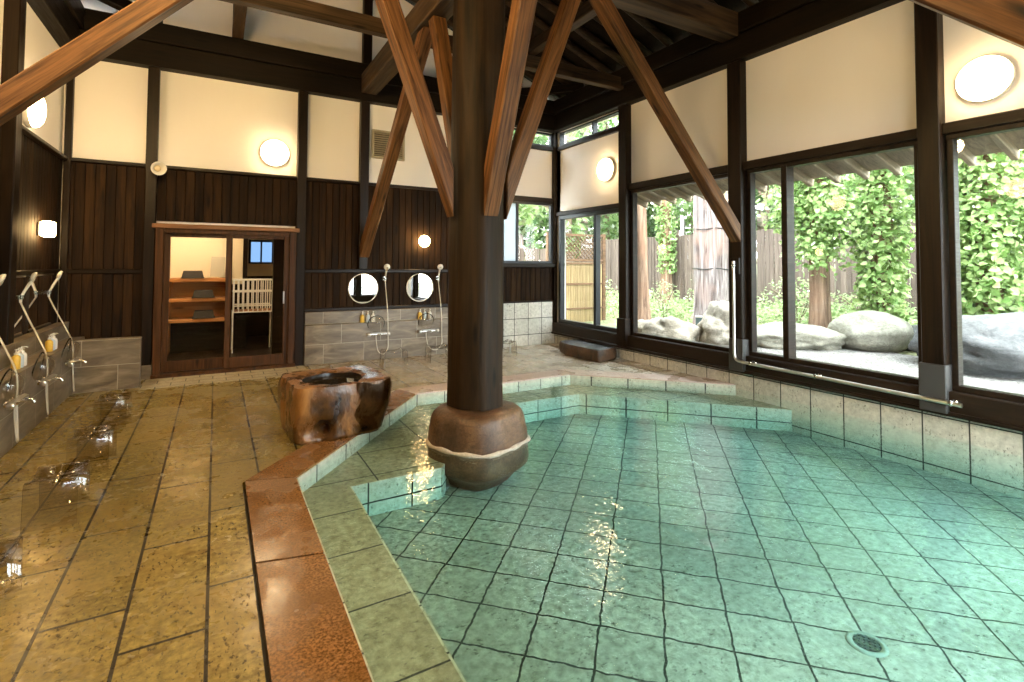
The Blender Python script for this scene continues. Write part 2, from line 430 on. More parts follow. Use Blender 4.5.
M['basket'] = simple('dark_basket', (.018,.013,.010), .6)
M['paper'] = simple('pale_paper', (.46,.42,.33), .7)
M['white_wire'] = simple('white_coated_wire', (.90,.90,.90), .4)
M['room_floor'] = wood('back_room_floor', (.012,.008,.005), (.04,.025,.015), rough=.3)
M['blue_glass'] = emit('daylight_window', (.30,.55,1.), .35)
M['garden_metal'] = simple('teal_grey_lamp_housing', (.10,.16,.18), .5)
M['concrete'] = simple('concrete', (.45,.43,.40), .9)
M['drain'] = simple('drain_metal', (.10,.12,.13), .4, .6)
M['drain_rim'] = simple('drain_rim', (.22,.25,.22), .6)
M['shed_wall'] = simple('white_shed_wall', (.8,.8,.8), .8)
LAMP = 11.
M['globe'] = emit('globe_lamp_glow', (1.,.73,.40), LAMP)
M['sconce'] = emit('sconce_glow', (1.,.64,.26), 22.)
M['pendant'] = emit('added_fill_glow', (1.,.68,.28), 85.)  # glow of the unseen hanging lamps added to warm the room
M['bowl'] = glass('clear_bowl', (.95,.94,.92), .03, 1.5)
M['grey_button'] = simple('grey_button', (.2,.2,.2), .4)
SKY, SUN, EXPOSURE = 5.0, 2.0, 1.92
XL, XR, YB, YF = -1.65, 5.72, 8.2, -.45
PX, PY = 2.03, 4.13
RIDGE_X, EAVE_Z, SLOPE = 2.035, 4.65, .37
def roof_z(x): return EAVE_Z + .10 + SLOPE*(3.685 - abs(x - RIDGE_X))

def boards(x0, x1, z0, z1, w=.105, d=.022):
    """vertical tongue boards with open grooves on the local plane y=0, facing -y"""
    mb = MB(); n = max(1, round((x1-x0)/w)); w = (x1-x0)/n
    for i in range(n):
        a = x0+i*w+.0025; b = x0+(i+1)*w-.0025; e = .003
        mb.add([(a,0,z0),(a+e,-d,z0),(b-e,-d,z0),(b,0,z0),(a,0,z1),(a+e,-d,z1),(b-e,-d,z1),(b,0,z1)],
               [(0,1,5,4),(1,2,6,5),(2,3,7,6),(4,5,6,7),(0,3,2,1)])
    mb.box(x0, -.003, z0, x1, 0, z1)
    return mb
def turned(o, rz, loc):
    o.rotation_euler = (0,0,rz); o.location = loc; return o

# ------------------------------------------------------------------ floor and pool
IN = [(.515,YF),(.515,3.89),(2.02,5.69),(4.22,5.70),(5.70,4.22)]            # inner edge of the kerb
OUT = [(.205,YF),(.205,3.985),(1.92,6.02),(4.35,6.02),(5.70,4.68)]
fl = MB(); fl.prism([(XL,YF),(.188,YF),(.188,3.99),(1.91,6.035),(4.357,6.035),(5.72,4.69),(5.72,YB+.2),(XL,YB+.2)], -.7, 0)
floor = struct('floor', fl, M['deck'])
g = MB(); g.box(.18,YF,-.6,.21,3.99,-.045); g.build('drain_channel', M['black'], parent=floor)
back = MB()                                                                    # small cross-laid tiles at the foot of the back wall
back.box(-.76,7.47,0,1.15,8.2,.006); back.build('threshold_tiles', pool_tile('threshold_tile', 0, .3, .18, .5, (0,.02,0), (.30,.24,.15), (.46,.40,.28), .004, stag=.5), parent=floor)

def slabs(a, b, c, d, n, gap=.004):
    """quads between edge a-b (outer) and d-c (inner) cut in n slabs"""
    mb = MB()
    L = lambda p, q, t: (p[0]+(q[0]-p[0])*t, p[1]+(q[1]-p[1])*t)
    for i in range(n):
        t0 = i/n + gap/2; t1 = (i+1)/n - gap/2
        mb.prism([L(a,b,t0), L(d,c,t0), L(d,c,t1), L(a,b,t1)], -.65, .014)
    return mb
struct('pool_kerb_left', slabs(OUT[0],OUT[1],IN[1],IN[0],4), M['kerb_red'], bevel=.006, segs=2)
struct('pool_kerb_diagonal', slabs(OUT[1],OUT[2],IN[2],IN[1],2), M['kerb_red'], bevel=.006, segs=2)
struct('pool_kerb_back', slabs(OUT[2],OUT[3],IN[3],IN[2],3), M['kerb_pink'], bevel=.006, segs=2)
struct('pool_kerb_corner', slabs(OUT[3],OUT[4],IN[4],IN[3],2), M['kerb_pink'], bevel=.006, segs=2)

BZ, FZ, WZ = -.125, -.37, -.035
BI = [(.855,YF),(.885,3.88),(2.28,5.24),(4.02,5.24),(5.70,3.50)]
def ring(name, pts_o, pts_i, z0, z1, mat):
    mb = MB()
    for i in range(len(pts_o)-1):
        mb.prism([pts_o[i], pts_i[i], pts_i[i+1], pts_o[i+1]], z0, z1)
    return struct(name, mb, mat)
def face_strip(name, pts, z0, z1, mat):
    mb = MB()
    for i in range(len(pts)-1):
        (x0,y0),(x1,y1) = pts[i], pts[i+1]
        d = Vector((x1-x0,y1-y0,0)).normalized(); nn = Vector((-d.y, d.x, 0))*.012
        mb.prism([(x0,y0),(x1,y1),(x1-nn.x,y1-nn.y),(x0-nn.x,y0-nn.y)], z0, z1)
    return struct(name, mb, mat)
ring('pool_bench', [(IN[i][0], IN[i][1]) for i in range(5)], BI, -.68, BZ, M['bench'])
PFL = MB(); PFL.prism([(.45,YF),(.45,3.9),(2.0,5.75),(4.25,5.75),(5.75,4.2),(5.75,YF)], -.7, FZ)
struct('pool_floor', PFL, M['pool_floor'])
face_strip('pool_wall_left', IN[:3], BZ, .0, M['pool_wall'])
face_strip('pool_wall_back', IN[2:], BZ, .0, M['pool_wall_x'])
struct('pillar_platform', MB().prism([(.885,3.88),(1.60,3.885),(1.78,4.12),(2.28,4.30),(2.28,5.24)], -.68, BZ-.001), M['bench'])
face_strip('bench_riser_left', BI[:2], FZ, BZ-.002, M['pool_wall'])
face_strip('platform_riser', [BI[1],(1.60,3.885),(1.78,4.12),(2.28,4.30)], FZ, BZ-.002, M['pool_wall_x'])
face_strip('platform_riser_side', [(2.28,4.30),(2.28,5.24)], FZ, BZ-.002, M['pool_wall'])
face_strip('bench_riser_back', BI[2:], FZ, BZ-.002, M['pool_wall_x'])
wm = MB(); wp = [(p[0]-(.006 if i < 3 else 0), p[1]+(.006 if i > 1 else 0)) for i, p in enumerate(IN)] + [(5.705,YF)]
wm.prism(list(reversed(wp)) if False else wp, FZ-.03, WZ)
pw = struct('pool_water', wm, M['water'])
import bmesh
_b = bmesh.new(); _b.from_mesh(pw.data); bmesh.ops.remove_doubles(_b, verts=_b.verts, dist=1e-4); bmesh.ops.recalc_face_normals(_b, faces=_b.faces); _b.to_mesh(pw.data); _b.free()

# ------------------------------------------------------------------ back wall
wb = struct('wall_back')
c = MB()
for x0,x1,z0,z1 in ((XL-.2,-.66,0,EAVE_Z),(-.66,.99,1.97,EAVE_Z),(.99,4.42,0,EAVE_Z),(4.42,5.68,0,1.50),(4.42,5.68,2.70,3.78),(4.42,5.68,4.06,EAVE_Z),(5.68,XR+.15,0,EAVE_Z)):
    c.box(x0, YB+.03, z0, x1, YB+.15, z1)
c.build('plaster_wall', M['plaster'], parent=wb)
gb = MB()
n = 16
gx = [XL-.2 + (XR-XL+.4)*i/n for i in range(n+1)]
vs = [(x, YB+.03, EAVE_Z) for x in gx] + [(x, YB+.03, roof_z(x)+.05) for x in gx] + [(x, YB+.15, EAVE_Z) for x in gx] + [(x, YB+.15, roof_z(x)+.05) for x in gx]
k = n+1
fs = []
for i in range(n): fs += [(i,i+1,k+i+1,k+i),(2*k+i+1,2*k+i,3*k+i,3*k+i+1)]
gb.add(vs, fs); gb.build('gable_plaster', M['plaster'], parent=wb)
for x0,x1,z0,z1 in ((XL,-.82,.0,1.36),(XL,-.82,1.42,2.76),(-.70,1.02,2.06,2.76),(1.15,4.40,.60,1.36),(1.15,1.94,1.42,2.76),(2.07,4.40,1.42,2.76),(4.52,5.70,.80,1.47)):
    turned(boards(x0, x1, z0, z1).build('board_panel', M['board'], parent=wb), 0, (0, YB+.03, 0))
def rail(x0, x1, z0, z1, d=.05, mat='post'):
    return beam('rail', (x0, YB+.03-d/2, (z0+z1)/2), (x1, YB+.03-d/2, (z0+z1)/2), d, z1-z0, M[mat], wb)
for x0,x1 in ((XL,-.82),(-.70,1.02),(1.15,1.94),(2.07,4.40)): rail(x0,x1,2.755,2.80,.075)
for x0,x1 in ((XL,-.82),(1.15,4.40)): rail(x0,x1,1.36,1.42,.05)
rail(1.15,4.40,.775,.83,.04)
rail(4.52,5.70,1.455,1.53,.10,'frame'); rail(4.52,5.70,2.69,2.79,.07,'frame'); rail(4.52,5.70,.795,.825,.05); rail(4.52,5.70,3.715,3.79,.06,'frame')
for x, w, zb in ((-.76,.125,0),(1.085,.13,0),(2.005,.135,1.42),(4.46,.13,0)):
    beam('post', (x,YB-.03,zb), (x,YB-.03,4.08), .13, w, M['post'], wb, up=(1,0,0))
beam('corner_post', (XL+.035,YB-.01,0), (XL+.035,YB-.01,4.08), .08, .07, M['post'], wb, up=(1,0,0))
beam('corner_post', (XR-.035,YB-.02,.2), (XR-.035,YB-.02,4.08), .10, .07, M['post'], wb, up=(1,0,0))
beam('wall_plate', (XL,YB-.03,4.235), (XR,YB-.03,4.235), .20, .31, M['beam_dark'], wb)
beam('wall_plate', (XL,YB-.05,4.52), (XR,YB-.05,4.52), .25, .26, M['beam_dark'], wb)
for x in (.205, 2.03, 3.87): beam('gable_stud', (x,YB-.02,4.65), (x,YB-.02,roof_z(x)-.1), .11, .14, M['post'], wb, up=(1,0,0))
dd = MB(); dd.box(4.30,YB-.01,-.1,5.72,YB+.03,.795); dd.build('tile_dado', M['dado'], parent=wb)
tb = MB(); tb.box(-.70,YB-.06,0,-.69,YB+.03,.2); tb.box(-.83,YB-.105,0,-.695,YB-.03,.18); tb.build('post_foot_tile', M['slate_x'], parent=wb)
# high and low windows in the back wall
def window_x(name, x0, x1, z0, z1, y, splits, fw=.045, mat='alu', panes=('glass',)*4, depth=.07):
    w = struct(name)
    f = MB()
    f.box(x0,y,z0,x1,y+depth,z0+fw); f.box(x0,y,z1-fw,x1,y+depth,z1); f.box(x0,y,z0+fw,x0+fw,y+depth,z1-fw); f.box(x1-fw,y,z0+fw,x1,y+depth,z1-fw)
    f.build('window_frame', M[mat], parent=w, bevel=.003)
    xs = [x0+fw] + list(splits) + [x1-fw]
    for i in range(len(xs)-1):
        p = MB(); p.box(xs[i],y+.035+.012*(i%2),z0+fw,xs[i+1],y+.041+.012*(i%2),z1-fw); p.build('pane', M[panes[i]], parent=w)
    for s in splits:
        q = MB(); q.box(s-.02,y-.012,z0+fw*.6,s+.02,y+depth-.01,z1-fw*.6); q.build('mullion', M[mat], parent=w, bevel=.003)
    return w
w1 = window_x('window_1', 4.52, 5.64, 1.53, 2.69, YB-.02, (4.85,), panes=('frosted','glass'))
hb = MB(); hb.box(4.815,YB-.045,2.05,4.84,YB-.02,2.13); hb.build('latch', M['alu'], parent=w1)
window_x('window_2', 4.52, 5.64, 3.79, 4.06, YB, (), fw=.035)

# ------------------------------------------------------------------ sliding doors to the changing room
d1 = struct('door_1')
f = MB(); f.box(-.69,8.08,0,-.60,8.30,1.96); f.box(.93,8.08,0,1.02,8.30,1.96); f.box(-.60,8.10,1.90,.93,8.30,1.96); f.build('door_frame', M['door'], parent=d1, bevel=.005)
f = MB(); f.box(-.73,8.05,1.96,1.06,8.24,2.02); f.build('head_trim', M['door_head'], parent=d1, bevel=.006)
f = MB(); f.box(-.70,8.06,0,1.03,8.34,.05); f.build('sill', M['door'], parent=d1, bevel=.004)
def leaf_door(x0, x1, y):
    l = MB(); s = .068
    l.box(x0,y,.05,x0+s,y+.035,1.90); l.box(x1-s,y,.05,x1,y+.035,1.90); l.box(x0+s,y,.05,x1-s,y+.035,.20); l.box(x0+s,y,1.85,x1-s,y+.035,1.90)
    o = l.build('sliding_leaf', M['door'], parent=d1, bevel=.004)
    p = MB(); p.box(x0+s,y+.014,.20,x1-s,y+.020,1.85); p.build('pane', M['glass_door'], parent=o)
    return o
a = leaf_door(-.60,.20,8.17); b = leaf_door(.12,.93,8.12)
h = MB(); h.box(.855,8.105,.92,.875,8.12,1.10); h.build('pull_handle', M['steel'], parent=b, bevel=.003)

# ------------------------------------------------------------------ left wall
wl = struct('wall_left')
c = MB(); c.box(XL-.15,YF-.2,0,XL-.03,YB+.15,EAVE_Z); c.build('plaster_wall', M['plaster'], parent=wl)
for y0,y1,z0,z1 in ((-.4,6.10,1.42,2.76),(6.30,8.16,1.42,2.76),(-.4,6.10,.6,1.36),(6.30,8.16,.6,1.36)):
    turned(boards(y0, y1, z0, z1).build('board_panel', M['board'], parent=wl), PI/2, (XL-.03, 0, 0))
for y0,y1 in ((-.4,6.10),(6.30,8.16)):
    for z0,z1,d in ((2.755,2.80,.075),(1.36,1.42,.05)):
        beam('rail', (XL-.03+d/2,y0,(z0+z1)/2), (XL-.03+d/2,y1,(z0+z1)/2), d, z1-z0, M['post'], wl)
for y in (.1,2.13,4.15,6.20):
    beam('post', (XL+.02,y,0), (XL+.02,y,4.08), .17, .12, M['post'], wl, up=(1,0,0))
beam('wall_plate', (XL+.03,YF,4.235), (XL+.03,YB,4.235), .20, .31, M['beam_dark'], wl)
beam('wall_plate', (XL+.05,YF,4.52), (XL+.05,YB,4.52), .25, .26, M['beam_dark'], wl)
# tiled shower ledges (left, the low return beside it, and the back one)
tl = struct('tiled_ledge_left', MB().box(XL-.02,YF,0,-1.39,YB-.02,.585), M['slate_y'], bevel=.006)
u = MB(); u.box(XL-.02,YF,.585,-1.545,YB-.02,.775); u.build('upstand', M['slate_y'], parent=tl, bevel=.004)
struct('tiled_screen_wall', MB().box(-1.39,7.60,0,-.765,7.72,.605), M['slate_x'], bevel=.006)
tk = struct('tiled_ledge_back', MB().box(1.155,8.07,0,4.30,YB+.02,.59), M['slate_x'], bevel=.006)
u = MB(); u.box(1.165,8.14,.59,4.30,YB+.02,.775); u.build('upstand', M['slate_x'], parent=tk, bevel=.004)

# ------------------------------------------------------------------ right wall
wr = struct('wall_right')
c = MB()
for y0,y1,z0,z1 in ((YF-.2,6.27,2.74,EAVE_Z),(6.27,YB+.15,2.47,3.74),(6.27,YB+.15,4.04,EAVE_Z),(YF-.2,YB+.15,-.6,.20),(8.06,YB+.15,.2,EAVE_Z)):
    c.box(XR+.02,y0,z0,XR+.15,y1,z1)
c.build('plaster_wall', M['plaster'], parent=wr)
t = MB(); t.box(5.70,YF,-.6,XR+.03,8.19,.20); t.build('tile_plinth', M['dado_y'], parent=wr)
def ybeam(name, y0, y1, x0, x1, z0, z1, mat):
    return beam(name, ((x0+x1)/2,y0,(z0+z1)/2), ((x0+x1)/2,y1,(z0+z1)/2), x1-x0, z1-z0, M[mat], wr)
ybeam('sill_beam', YF, 8.19, 5.64, 5.87, .20, .40, 'frame')
ybeam('sill_lip', YF, 8.19, 5.615, 5.70, .185, .225, 'frame')
ybeam('head_beam', YF, 6.12, 5.67, 5.86, 2.695, 2.80, 'frame')
ybeam('head_beam', 6.28, 8.15, 5.68, 5.86, 2.44, 2.52, 'frame')
ybeam('rail', 6.28, 8.15, 5.69, 5.86, 3.71, 3.79, 'frame')
ybeam('wall_plate', YF, YB, 5.60, 5.82, 4.08, 4.39, 'beam_dark')
ybeam('wall_plate', YF, YB, 5.55, 5.82, 4.39, 4.65, 'beam_dark')
for y, w in ((6.20,.17),(4.15,.19),(2.13,.175),(.1,.17)):
    beam('post', (5.70,y,.40), (5.70,y,4.08), w, .17, M['post'], wr, up=(1,0,0))
for y, w, z1, m in ((6.20,.20,.66,'post'),(4.13,.20,.60,'shoe'),(2.13,.205,.63,'shoe')):
    s_ = MB(); s_.box(5.585,y-w/2,.21,5.72,y+w/2,z1); s_.build('post_shoe', M[m], parent=wr, bevel=.006)
def window_y(name, y0, y1, z0, z1, x, splits, fw=.05, mat='frame', depth=.10, mull=.03, mdepth=.10):
    w = struct(name)
    f = MB()
    f.box(x,y0,z0,x+depth,y1,z0+fw); f.box(x,y0,z1-fw,x+depth,y1,z1); f.box(x,y0,z0+fw,x+depth,y0+fw,z1-fw); f.box(x,y1-fw,z0+fw,x+depth,y1,z1-fw)
    f.build('window_frame', M[mat], parent=w, bevel=.004)
    ys = [y0+fw] + list(splits) + [y1-fw]
    for i in range(len(ys)-1):
        p = MB(); p.box(x+.05+.012*(i%2),ys[i],z0+fw,x+.056+.012*(i%2),ys[i+1],z1-fw); p.build('pane', M['glass'], parent=w)
    for s in splits:
        q = MB(); q.box(x-.005,s-mull,z0+fw*.5,x+mdepth,s+mull,z1-fw*.5); q.build('mullion', M[mat], parent=w, bevel=.004)
    return w
window_y('window_3', 4.25, 6.10, .40, 2.70, 5.71, ())
window_y('window_4', 2.23, 4.04, .40, 2.70, 5.71, (3.56,), mull=.035, mdepth=.14)
window_y('window_5', .20, 2.03, .40, 2.70, 5.71, ())
d2 = window_y('door_2', 6.30, 8.07, .40, 2.44, 5.70, (6.98,), fw=.07, mat='alu', mull=.035)
window_y('window_6', 6.30, 8.07, 3.79, 4.06, 5.72, (7.06,), fw=.03, mat='alu', mull=.02)

# ------------------------------------------------------------------ front wall (behind the camera, seen in the round mirrors)
wf = struct('wall_front')
c = MB()
for x0,x1,z0,z1 in ((XL-.15,2.5,-.6,EAVE_Z),(2.5,5.5,-.6,.45),(2.5,5.5,2.7,EAVE_Z),(5.5,XR+.15,-.6,EAVE_Z)):
    c.box(x0,YF-.15,z0,x1,YF-.03,z1)
c.build('plaster_wall', M['plaster'], parent=wf)
turned(boards(-2.45, 1.6, 0, 2.76).build('board_panel', M['board'], parent=wf), PI, (0, YF-.03, 0))
gf = MB(); vs = [(x, YF-.03, EAVE_Z) for x in gx] + [(x, YF-.03, roof_z(x)+.05) for x in gx]
gf.add(vs, [(i+1,i,k+i,k+i+1) for i in range(n)]); gf.build('gable_plaster', M['plaster'], parent=wf)
beam('wall_plate', (XL,YF+.05,4.365), (XR,YF+.05,4.365), .22, .57, M['beam_dark'], wf)
beam('post', (4.0,YF-.02,.45), (4.0,YF-.02,4.08), .17, .17, M['post'], wf, up=(1,0,0))
beam('sill_beam', (2.5,YF-.05,.38), (5.6,YF-.05,.38), .2, .2, M['frame'], wf)
w7 = struct('window_7')
for x0,x1 in ((2.5,3.92),(4.08,5.5)):
    f = MB(); y = YF-.12
    f.box(x0,y,.45,x1,y+.09,.51); f.box(x0,y,2.64,x1,y+.09,2.70); f.box(x0,y,.51,x0+.05,y+.09,2.64); f.box(x1-.05,y,.51,x1,y+.09,2.64)
    f.build('window_frame', M['frame'], parent=w7)
    p = MB(); p.box(x0+.05,y+.04,.51,x1-.05,y+.046,2.64); p.build('pane', M['glass'], parent=w7)

# ------------------------------------------------------------------ roof
ce = struct('ceiling')
for sgn in (-1, 1):
    mb = MB(); xe = RIDGE_X + sgn*4.0
    zr = roof_z(RIDGE_X)+.12; zee = roof_z(xe)+.12
    y0, y1 = YF-.3, YB+.3
    mb.add([(RIDGE_X,y0,zr),(xe,y0,zee),(xe,y1,zee),(RIDGE_X,y1,zr),(RIDGE_X,y0,zr+.1),(xe,y0,zee+.1),(xe,y1,zee+.1),(RIDGE_X,y1,zr+.1)],
           [(0,1,2,3),(7,6,5,4),(0,4,5,1),(2,6,7,3),(1,5,6,2),(0,3,7,4)])
    mb.build('roof_boards', M['roofboard'], parent=ce)
    y = YF+.3
    while y < YB-.1:
        m = MB(); x0 = RIDGE_X+sgn*3.9; pts = []
        for i in range(9):
            x = x0 + (RIDGE_X+sgn*.02-x0)*i/8
            pts.append((x, y+.012*math.sin(i*1.3+y*5), roof_z(x)+.045+.01*math.sin(i*2.1+y)))
        m.tube(pts, [.062+.006*math.sin(i+y*3) for i in range(9)], 10)
        m.build('rafter', M['raft'], parent=ce); y += .455
for x, zb in ((3.87,4.52),(.20,4.66)):
    beam('purlin', (x,4.26,zb+.08), (x,YB,zb+.08), .14, .16, M['raft'], ce)
    beam('purlin', (x,YF,zb+.08), (x,4.0,zb+.08), .14, .16, M['raft'], ce)
    for y in (1.9, 4.6, 6.2): beam('roof_strut', (x,y,zb+.16), (x,y,roof_z(x)), .10, .10, M['raft'], ce, up=(1,0,0))
beam('ridge_beam', (RIDGE_X,YF,5.85), (RIDGE_X,YB,5.85), .16, .2, M['beam_dark'], ce)
for xa,xb in ((XL,PX-.125),(PX+.125,XR)): beam('cross_beam', (xa,6.2,4.415), (xb,6.2,4.415), .12, .19, M['tie'], ce)
for xa,xb in ((XL,PX-.125),(PX+.125,XR)): beam('cross_beam', (xa,2.13,4.415), (xb,2.13,4.415), .12, .19, M['tie'], ce)
beam('corner_tie', (XL,7.30,4.72), (-.72,8.23,4.72), .12, .14, M['post'], ce)
beam('corner_tie', (XR,7.30,4.72), (4.79,8.23,4.72), .12, .14, M['post'], ce)

# ------------------------------------------------------------------ the great timber frame: pillar, ties, braces

pm = MB(); prof = []
nz = 26; nn = 28; vs = []
for i in range(nz):
    z = .272 + (5.74-.272)*i/(nz-1)
    for kk in range(nn):
        q = 2*PI*kk/nn
        r = .250 - .004*z + .010*math.sin(3*q+z*.7) + .007*math.sin(7*q+1+z*.3) + .012*(noise.noise((math.cos(q)*2,math.sin(q)*2,z*.8)))
        vs.append((r*math.cos(q), r*math.sin(q), z))
pm.add(vs, [(i*nn+j, i*nn+(j+1)%nn, (i+1)*nn+(j+1)%nn, (i+1)*nn+j) for i in range(nz-1) for j in range(nn)], 0, True)
pm.add(vs[:nn], [tuple(range(nn-1,-1,-1))]); pm.add(vs[-nn:], [tuple(range(nn))])
M['pillar_z'] = wood('log_pillar_wood', (.006,.0035,.0018), (.036,.019,.0075), axis='Z', rough=.6, s=.7, bump=.9, spec=.18)
pil = pm.build('log_pillar', M['pillar_z'], loc=(PX,PY,0))
tag(pil, 'thick dark round log pillar standing on the brown stone in the pool', 'pillar', kind='thing')
# foundation stone: squarish hewn boulder, corner towards the window side
sm = MB(); prof = [(.22,-.375),(.25,-.37),(.30,-.29),(.365,-.25),(.40,-.22),(.408,-.17),(.40,-.10),(.397,-.03),(.393,.04),(.385,.11),(.38,.18),(.365,.23),(.325,.26),(.28,.268),(0,.268)]
nn = 40; vs = []; rz = .42
for r, z in prof:
    for kk in range(nn):
        q = 2*PI*kk/nn; e = 3.2
        s = (abs(math.cos(q))**e + abs(math.sin(q))**e)**(-1/e)
        rr = r*(1 + (s-1)*(1. if z < .05 else max(.6, 1-(z-.05)*1.6)))
        rr *= 1 + .05*noise.noise((math.cos(q)*1.4,math.sin(q)*1.4,z*2.2)) + .015*noise.noise((math.cos(q)*6,math.sin(q)*6,z*9))
        vs.append((rr*math.cos(q+rz)*.98, rr*math.sin(q+rz)*.93, z))
m = len(prof)
sm.add(vs, [(i*nn+j, i*nn+(j+1)%nn, (i+1)*nn+(j+1)%nn, (i+1)*nn+j) for i in range(m-1) for j in range(nn)], 0, True)
sto = sm.build('foundation_stone', M['foundation'], loc=(PX,PY-.05,0), subd=1)
tag(sto, 'brown squarish hewn stone in the water carrying the log pillar', 'stone', kind='thing')
cr = MB(); ring_ = []
for kk in range(nn+1):
    q = 2*PI*kk/nn; e = 3.2
    s = (abs(math.cos(q))**e + abs(math.sin(q))**e)**(-1/e)
    rr = .397*s*(1 + .05*noise.noise((math.cos(q)*1.4,math.sin(q)*1.4,-.03*2.2)))+.002
    ring_.append((rr*math.cos(q+rz)*.98, rr*math.sin(q+rz)*.93, -.026+.004*math.sin(9*q)))
cr.tube(ring_, [.017+.006*math.sin(i*1.7) for i in range(nn+1)], 7, caps=False)
tag(cr.build('mineral_line', M['crust'], parent=sto), 'white mineral crust line at the waterline')

def tb_(name, p0, p1, w, h, mat, label, cat='beam', up=(0,0,1)):
    return tag(beam(name, p0, p1, w, h, M[mat], up=up, bevel=.01), label, cat, kind='thing')
tb_('tie_beam', (PX+.275,PY,4.49), (5.545,PY,4.49), .24, .30, 'tie', 'rough-barked tie beam running overhead from the log pillar to the window wall')
tb_('tie_beam', (PX-.275,PY,4.49), (XL+.18,PY,4.49), .24, .30, 'tie', 'tie beam running overhead from the log pillar to the left wall')
tb_('tie_beam', (PX,PY+.275,4.32), (PX,YB-.18,4.32), .24, .30, 'tie', 'dark tie beam running overhead from the log pillar to the back wall')
tb_('tie_beam', (PX,PY-.275,4.49), (PX,YF+.17,4.49), .24, .30, 'tie', 'tie beam running overhead from the log pillar towards the front wall')
S = .15
def cut_brace(p0, p1, n0, n1, label, roll=(0,0,1), S=S):
    """square timber from p0 to p1, its ends cut by planes with normals n0, n1 through p0, p1"""
    p0 = Vector(p0); p1 = Vector(p1); x = (p1-p0).normalized()
    y = Vector(roll).cross(x).normalized(); z = x.cross(y)
    Mx = Matrix((x,y,z)).transposed().to_4x4(); Mx.translation = p0; inv = Mx.inverted()
    vs = []
    for P, nn_ in ((p0,Vector(n0)),(p1,Vector(n1))):
        for bb, cc in ((-1,-1),(1,-1),(1,1),(-1,1)):
            q = p0 + y*(bb*S/2) + z*(cc*S/2)
            q = q + x*((P-q).dot(nn_)/x.dot(nn_)); vs.append(inv @ q)
    mb = MB(); mb.add(vs, [(0,3,2,1),(4,5,6,7),(0,1,5,4),(1,2,6,5),(2,3,7,6),(3,0,4,7)])
    o = mb.build('diagonal_brace', M['strut'], bevel=.01); o.matrix_world = Mx
    return tag(o, label, 'brace', kind='thing')
TB = {(-1,0):4.335,(1,0):4.335,(0,-1):4.335,(0,1):4.165}
def strut(dx, dy, label):
    f = lambda z: (PX+dx*(.262+.375*(z-2.12)), PY+dy*(.262+.375*(z-2.12)), z)
    cut_brace(f(2.12), f(TB[dx,dy]), (dx,dy,0), (0,0,1), label, (0,0,1))
strut(-1,0,'broad orange-brown brace rising from the log pillar up towards the left wall')
strut(1,0,'orange brace rising from the pillar to meet the long grey brace of the window wall')
strut(0,-1,'wide two-toned brace rising steeply just right of the log pillar, nearest the camera')
strut(0,1,'slim shaded brace close to the log pillar, rising towards the back wall')
cut_brace((5.61,PY,1.90), (3.40,PY,4.335), (1,0,0), (0,0,1), 'long brace slanting up from the window post over the far window panes', S=.15)
cut_brace((XL+.085,PY,1.97), (.66,PY,4.335), (1,0,0), (0,0,1), 'thick brown brace crossing the top left corner from the left wall', S=.135)
cut_brace((2.015,8.10,1.70), (2.03,5.48,4.165), (0,1,0), (0,0,1), 'brace slanting up from the back wall post in front of the beige vent')
cut_brace((2.03,.0,1.73), (2.03,2.70,4.335), (0,1,0), (0,0,1), 'orange-lit brace end cutting across the top right corner')
beam('front_post', (2.03,-.10,0), (2.03,-.10,4.08), .17, .19, M['post'], wf, up=(1,0,0))
# ------------------------------------------------------------------ lamps
def rot_to(axis):
    """matrix turning local +z to the given axis"""
    return Vector((0,0,1)).rotation_difference(Vector(axis)).to_matrix().to_4x4()
def globe(loc, axis, label):
    t = thing('wall_lamp', label, 'lamp', loc, group='round globe wall lamps')
    R = rot_to(axis)
    m = MB(); m.lathe([(.185,0),(.192,.006),(.196,.042),(.194,.050),(.186,.052),(.180,.046)], 40, R); m.build('lamp_base', M['white_plastic'], parent=t)
    m = MB(); m.lathe([(.186,.050),(.188,.066),(.178,.088),(.15,.112),(.10,.130),(.05,.138),(0,.140)], 40, R); m.build('lamp_shade', M['globe'], parent=t)
    return t
globe((.715,YB+.03,3.12), (0,-1,0), 'round white globe lamp glowing on the plaster above the glazed sliding door')
globe((XR+.02,6.68,3.12), (-1,0,0), 'round globe lamp glowing on the plaster panel above the bamboo-view sliding window')
globe((XR+.02,1.75,3.12), (-1,0,0), 'large oval-looking globe lamp glowing high on the plaster at the far right edge')
globe((XL-.03,6.83,3.05), (1,0,0), 'domed globe lamp on the left wall half hidden by the thick brown brace')
globe((XL-.03,1.9,3.0), (1,0,0), 'added unseen globe lamp on the left wall beside the camera')  # the remaining globes are unseen, added to brighten the interior
globe((XL-.03,3.6,3.0), (1,0,0), 'added unseen globe lamp on the left wall between the first two shower bays')
globe((3.2,YF-.03,3.15), (0,1,0), 'added unseen globe lamp on the front wall above the front windows')
globe((4.9,YF-.03,3.15), (0,1,0), 'added unseen globe lamp on the front wall near the window corner')
globe((1.1,YF-.03,3.1), (0,1,0), 'added unseen globe lamp on the front wall behind the camera')
for x,y,lab in ((-.35,2.13,'added unseen fill lamp hanging from the cross beam over the near deck'),(-.45,PY,'added unseen fill lamp hanging from the left tie beam over the deck')):
    t = thing('added_fill_lamp', lab, 'lamp', (x,y,3.77), group='added unseen fill lamps over the deck')  # fill light for the left side, added above the view
    MB().lathe([(.045,.0),(.045,.02),(.012,.05),(.006,.06),(.006,.40)][::1], 20, Matrix.Translation((0,0,.14))).build('cord', M['black'], parent=t)
    m = MB(); m.lathe([(.14*math.sin(i*PI/12),-.14*math.cos(i*PI/12)) for i in range(13)], 28); m.build('lamp_shade', M['pendant'], parent=t)
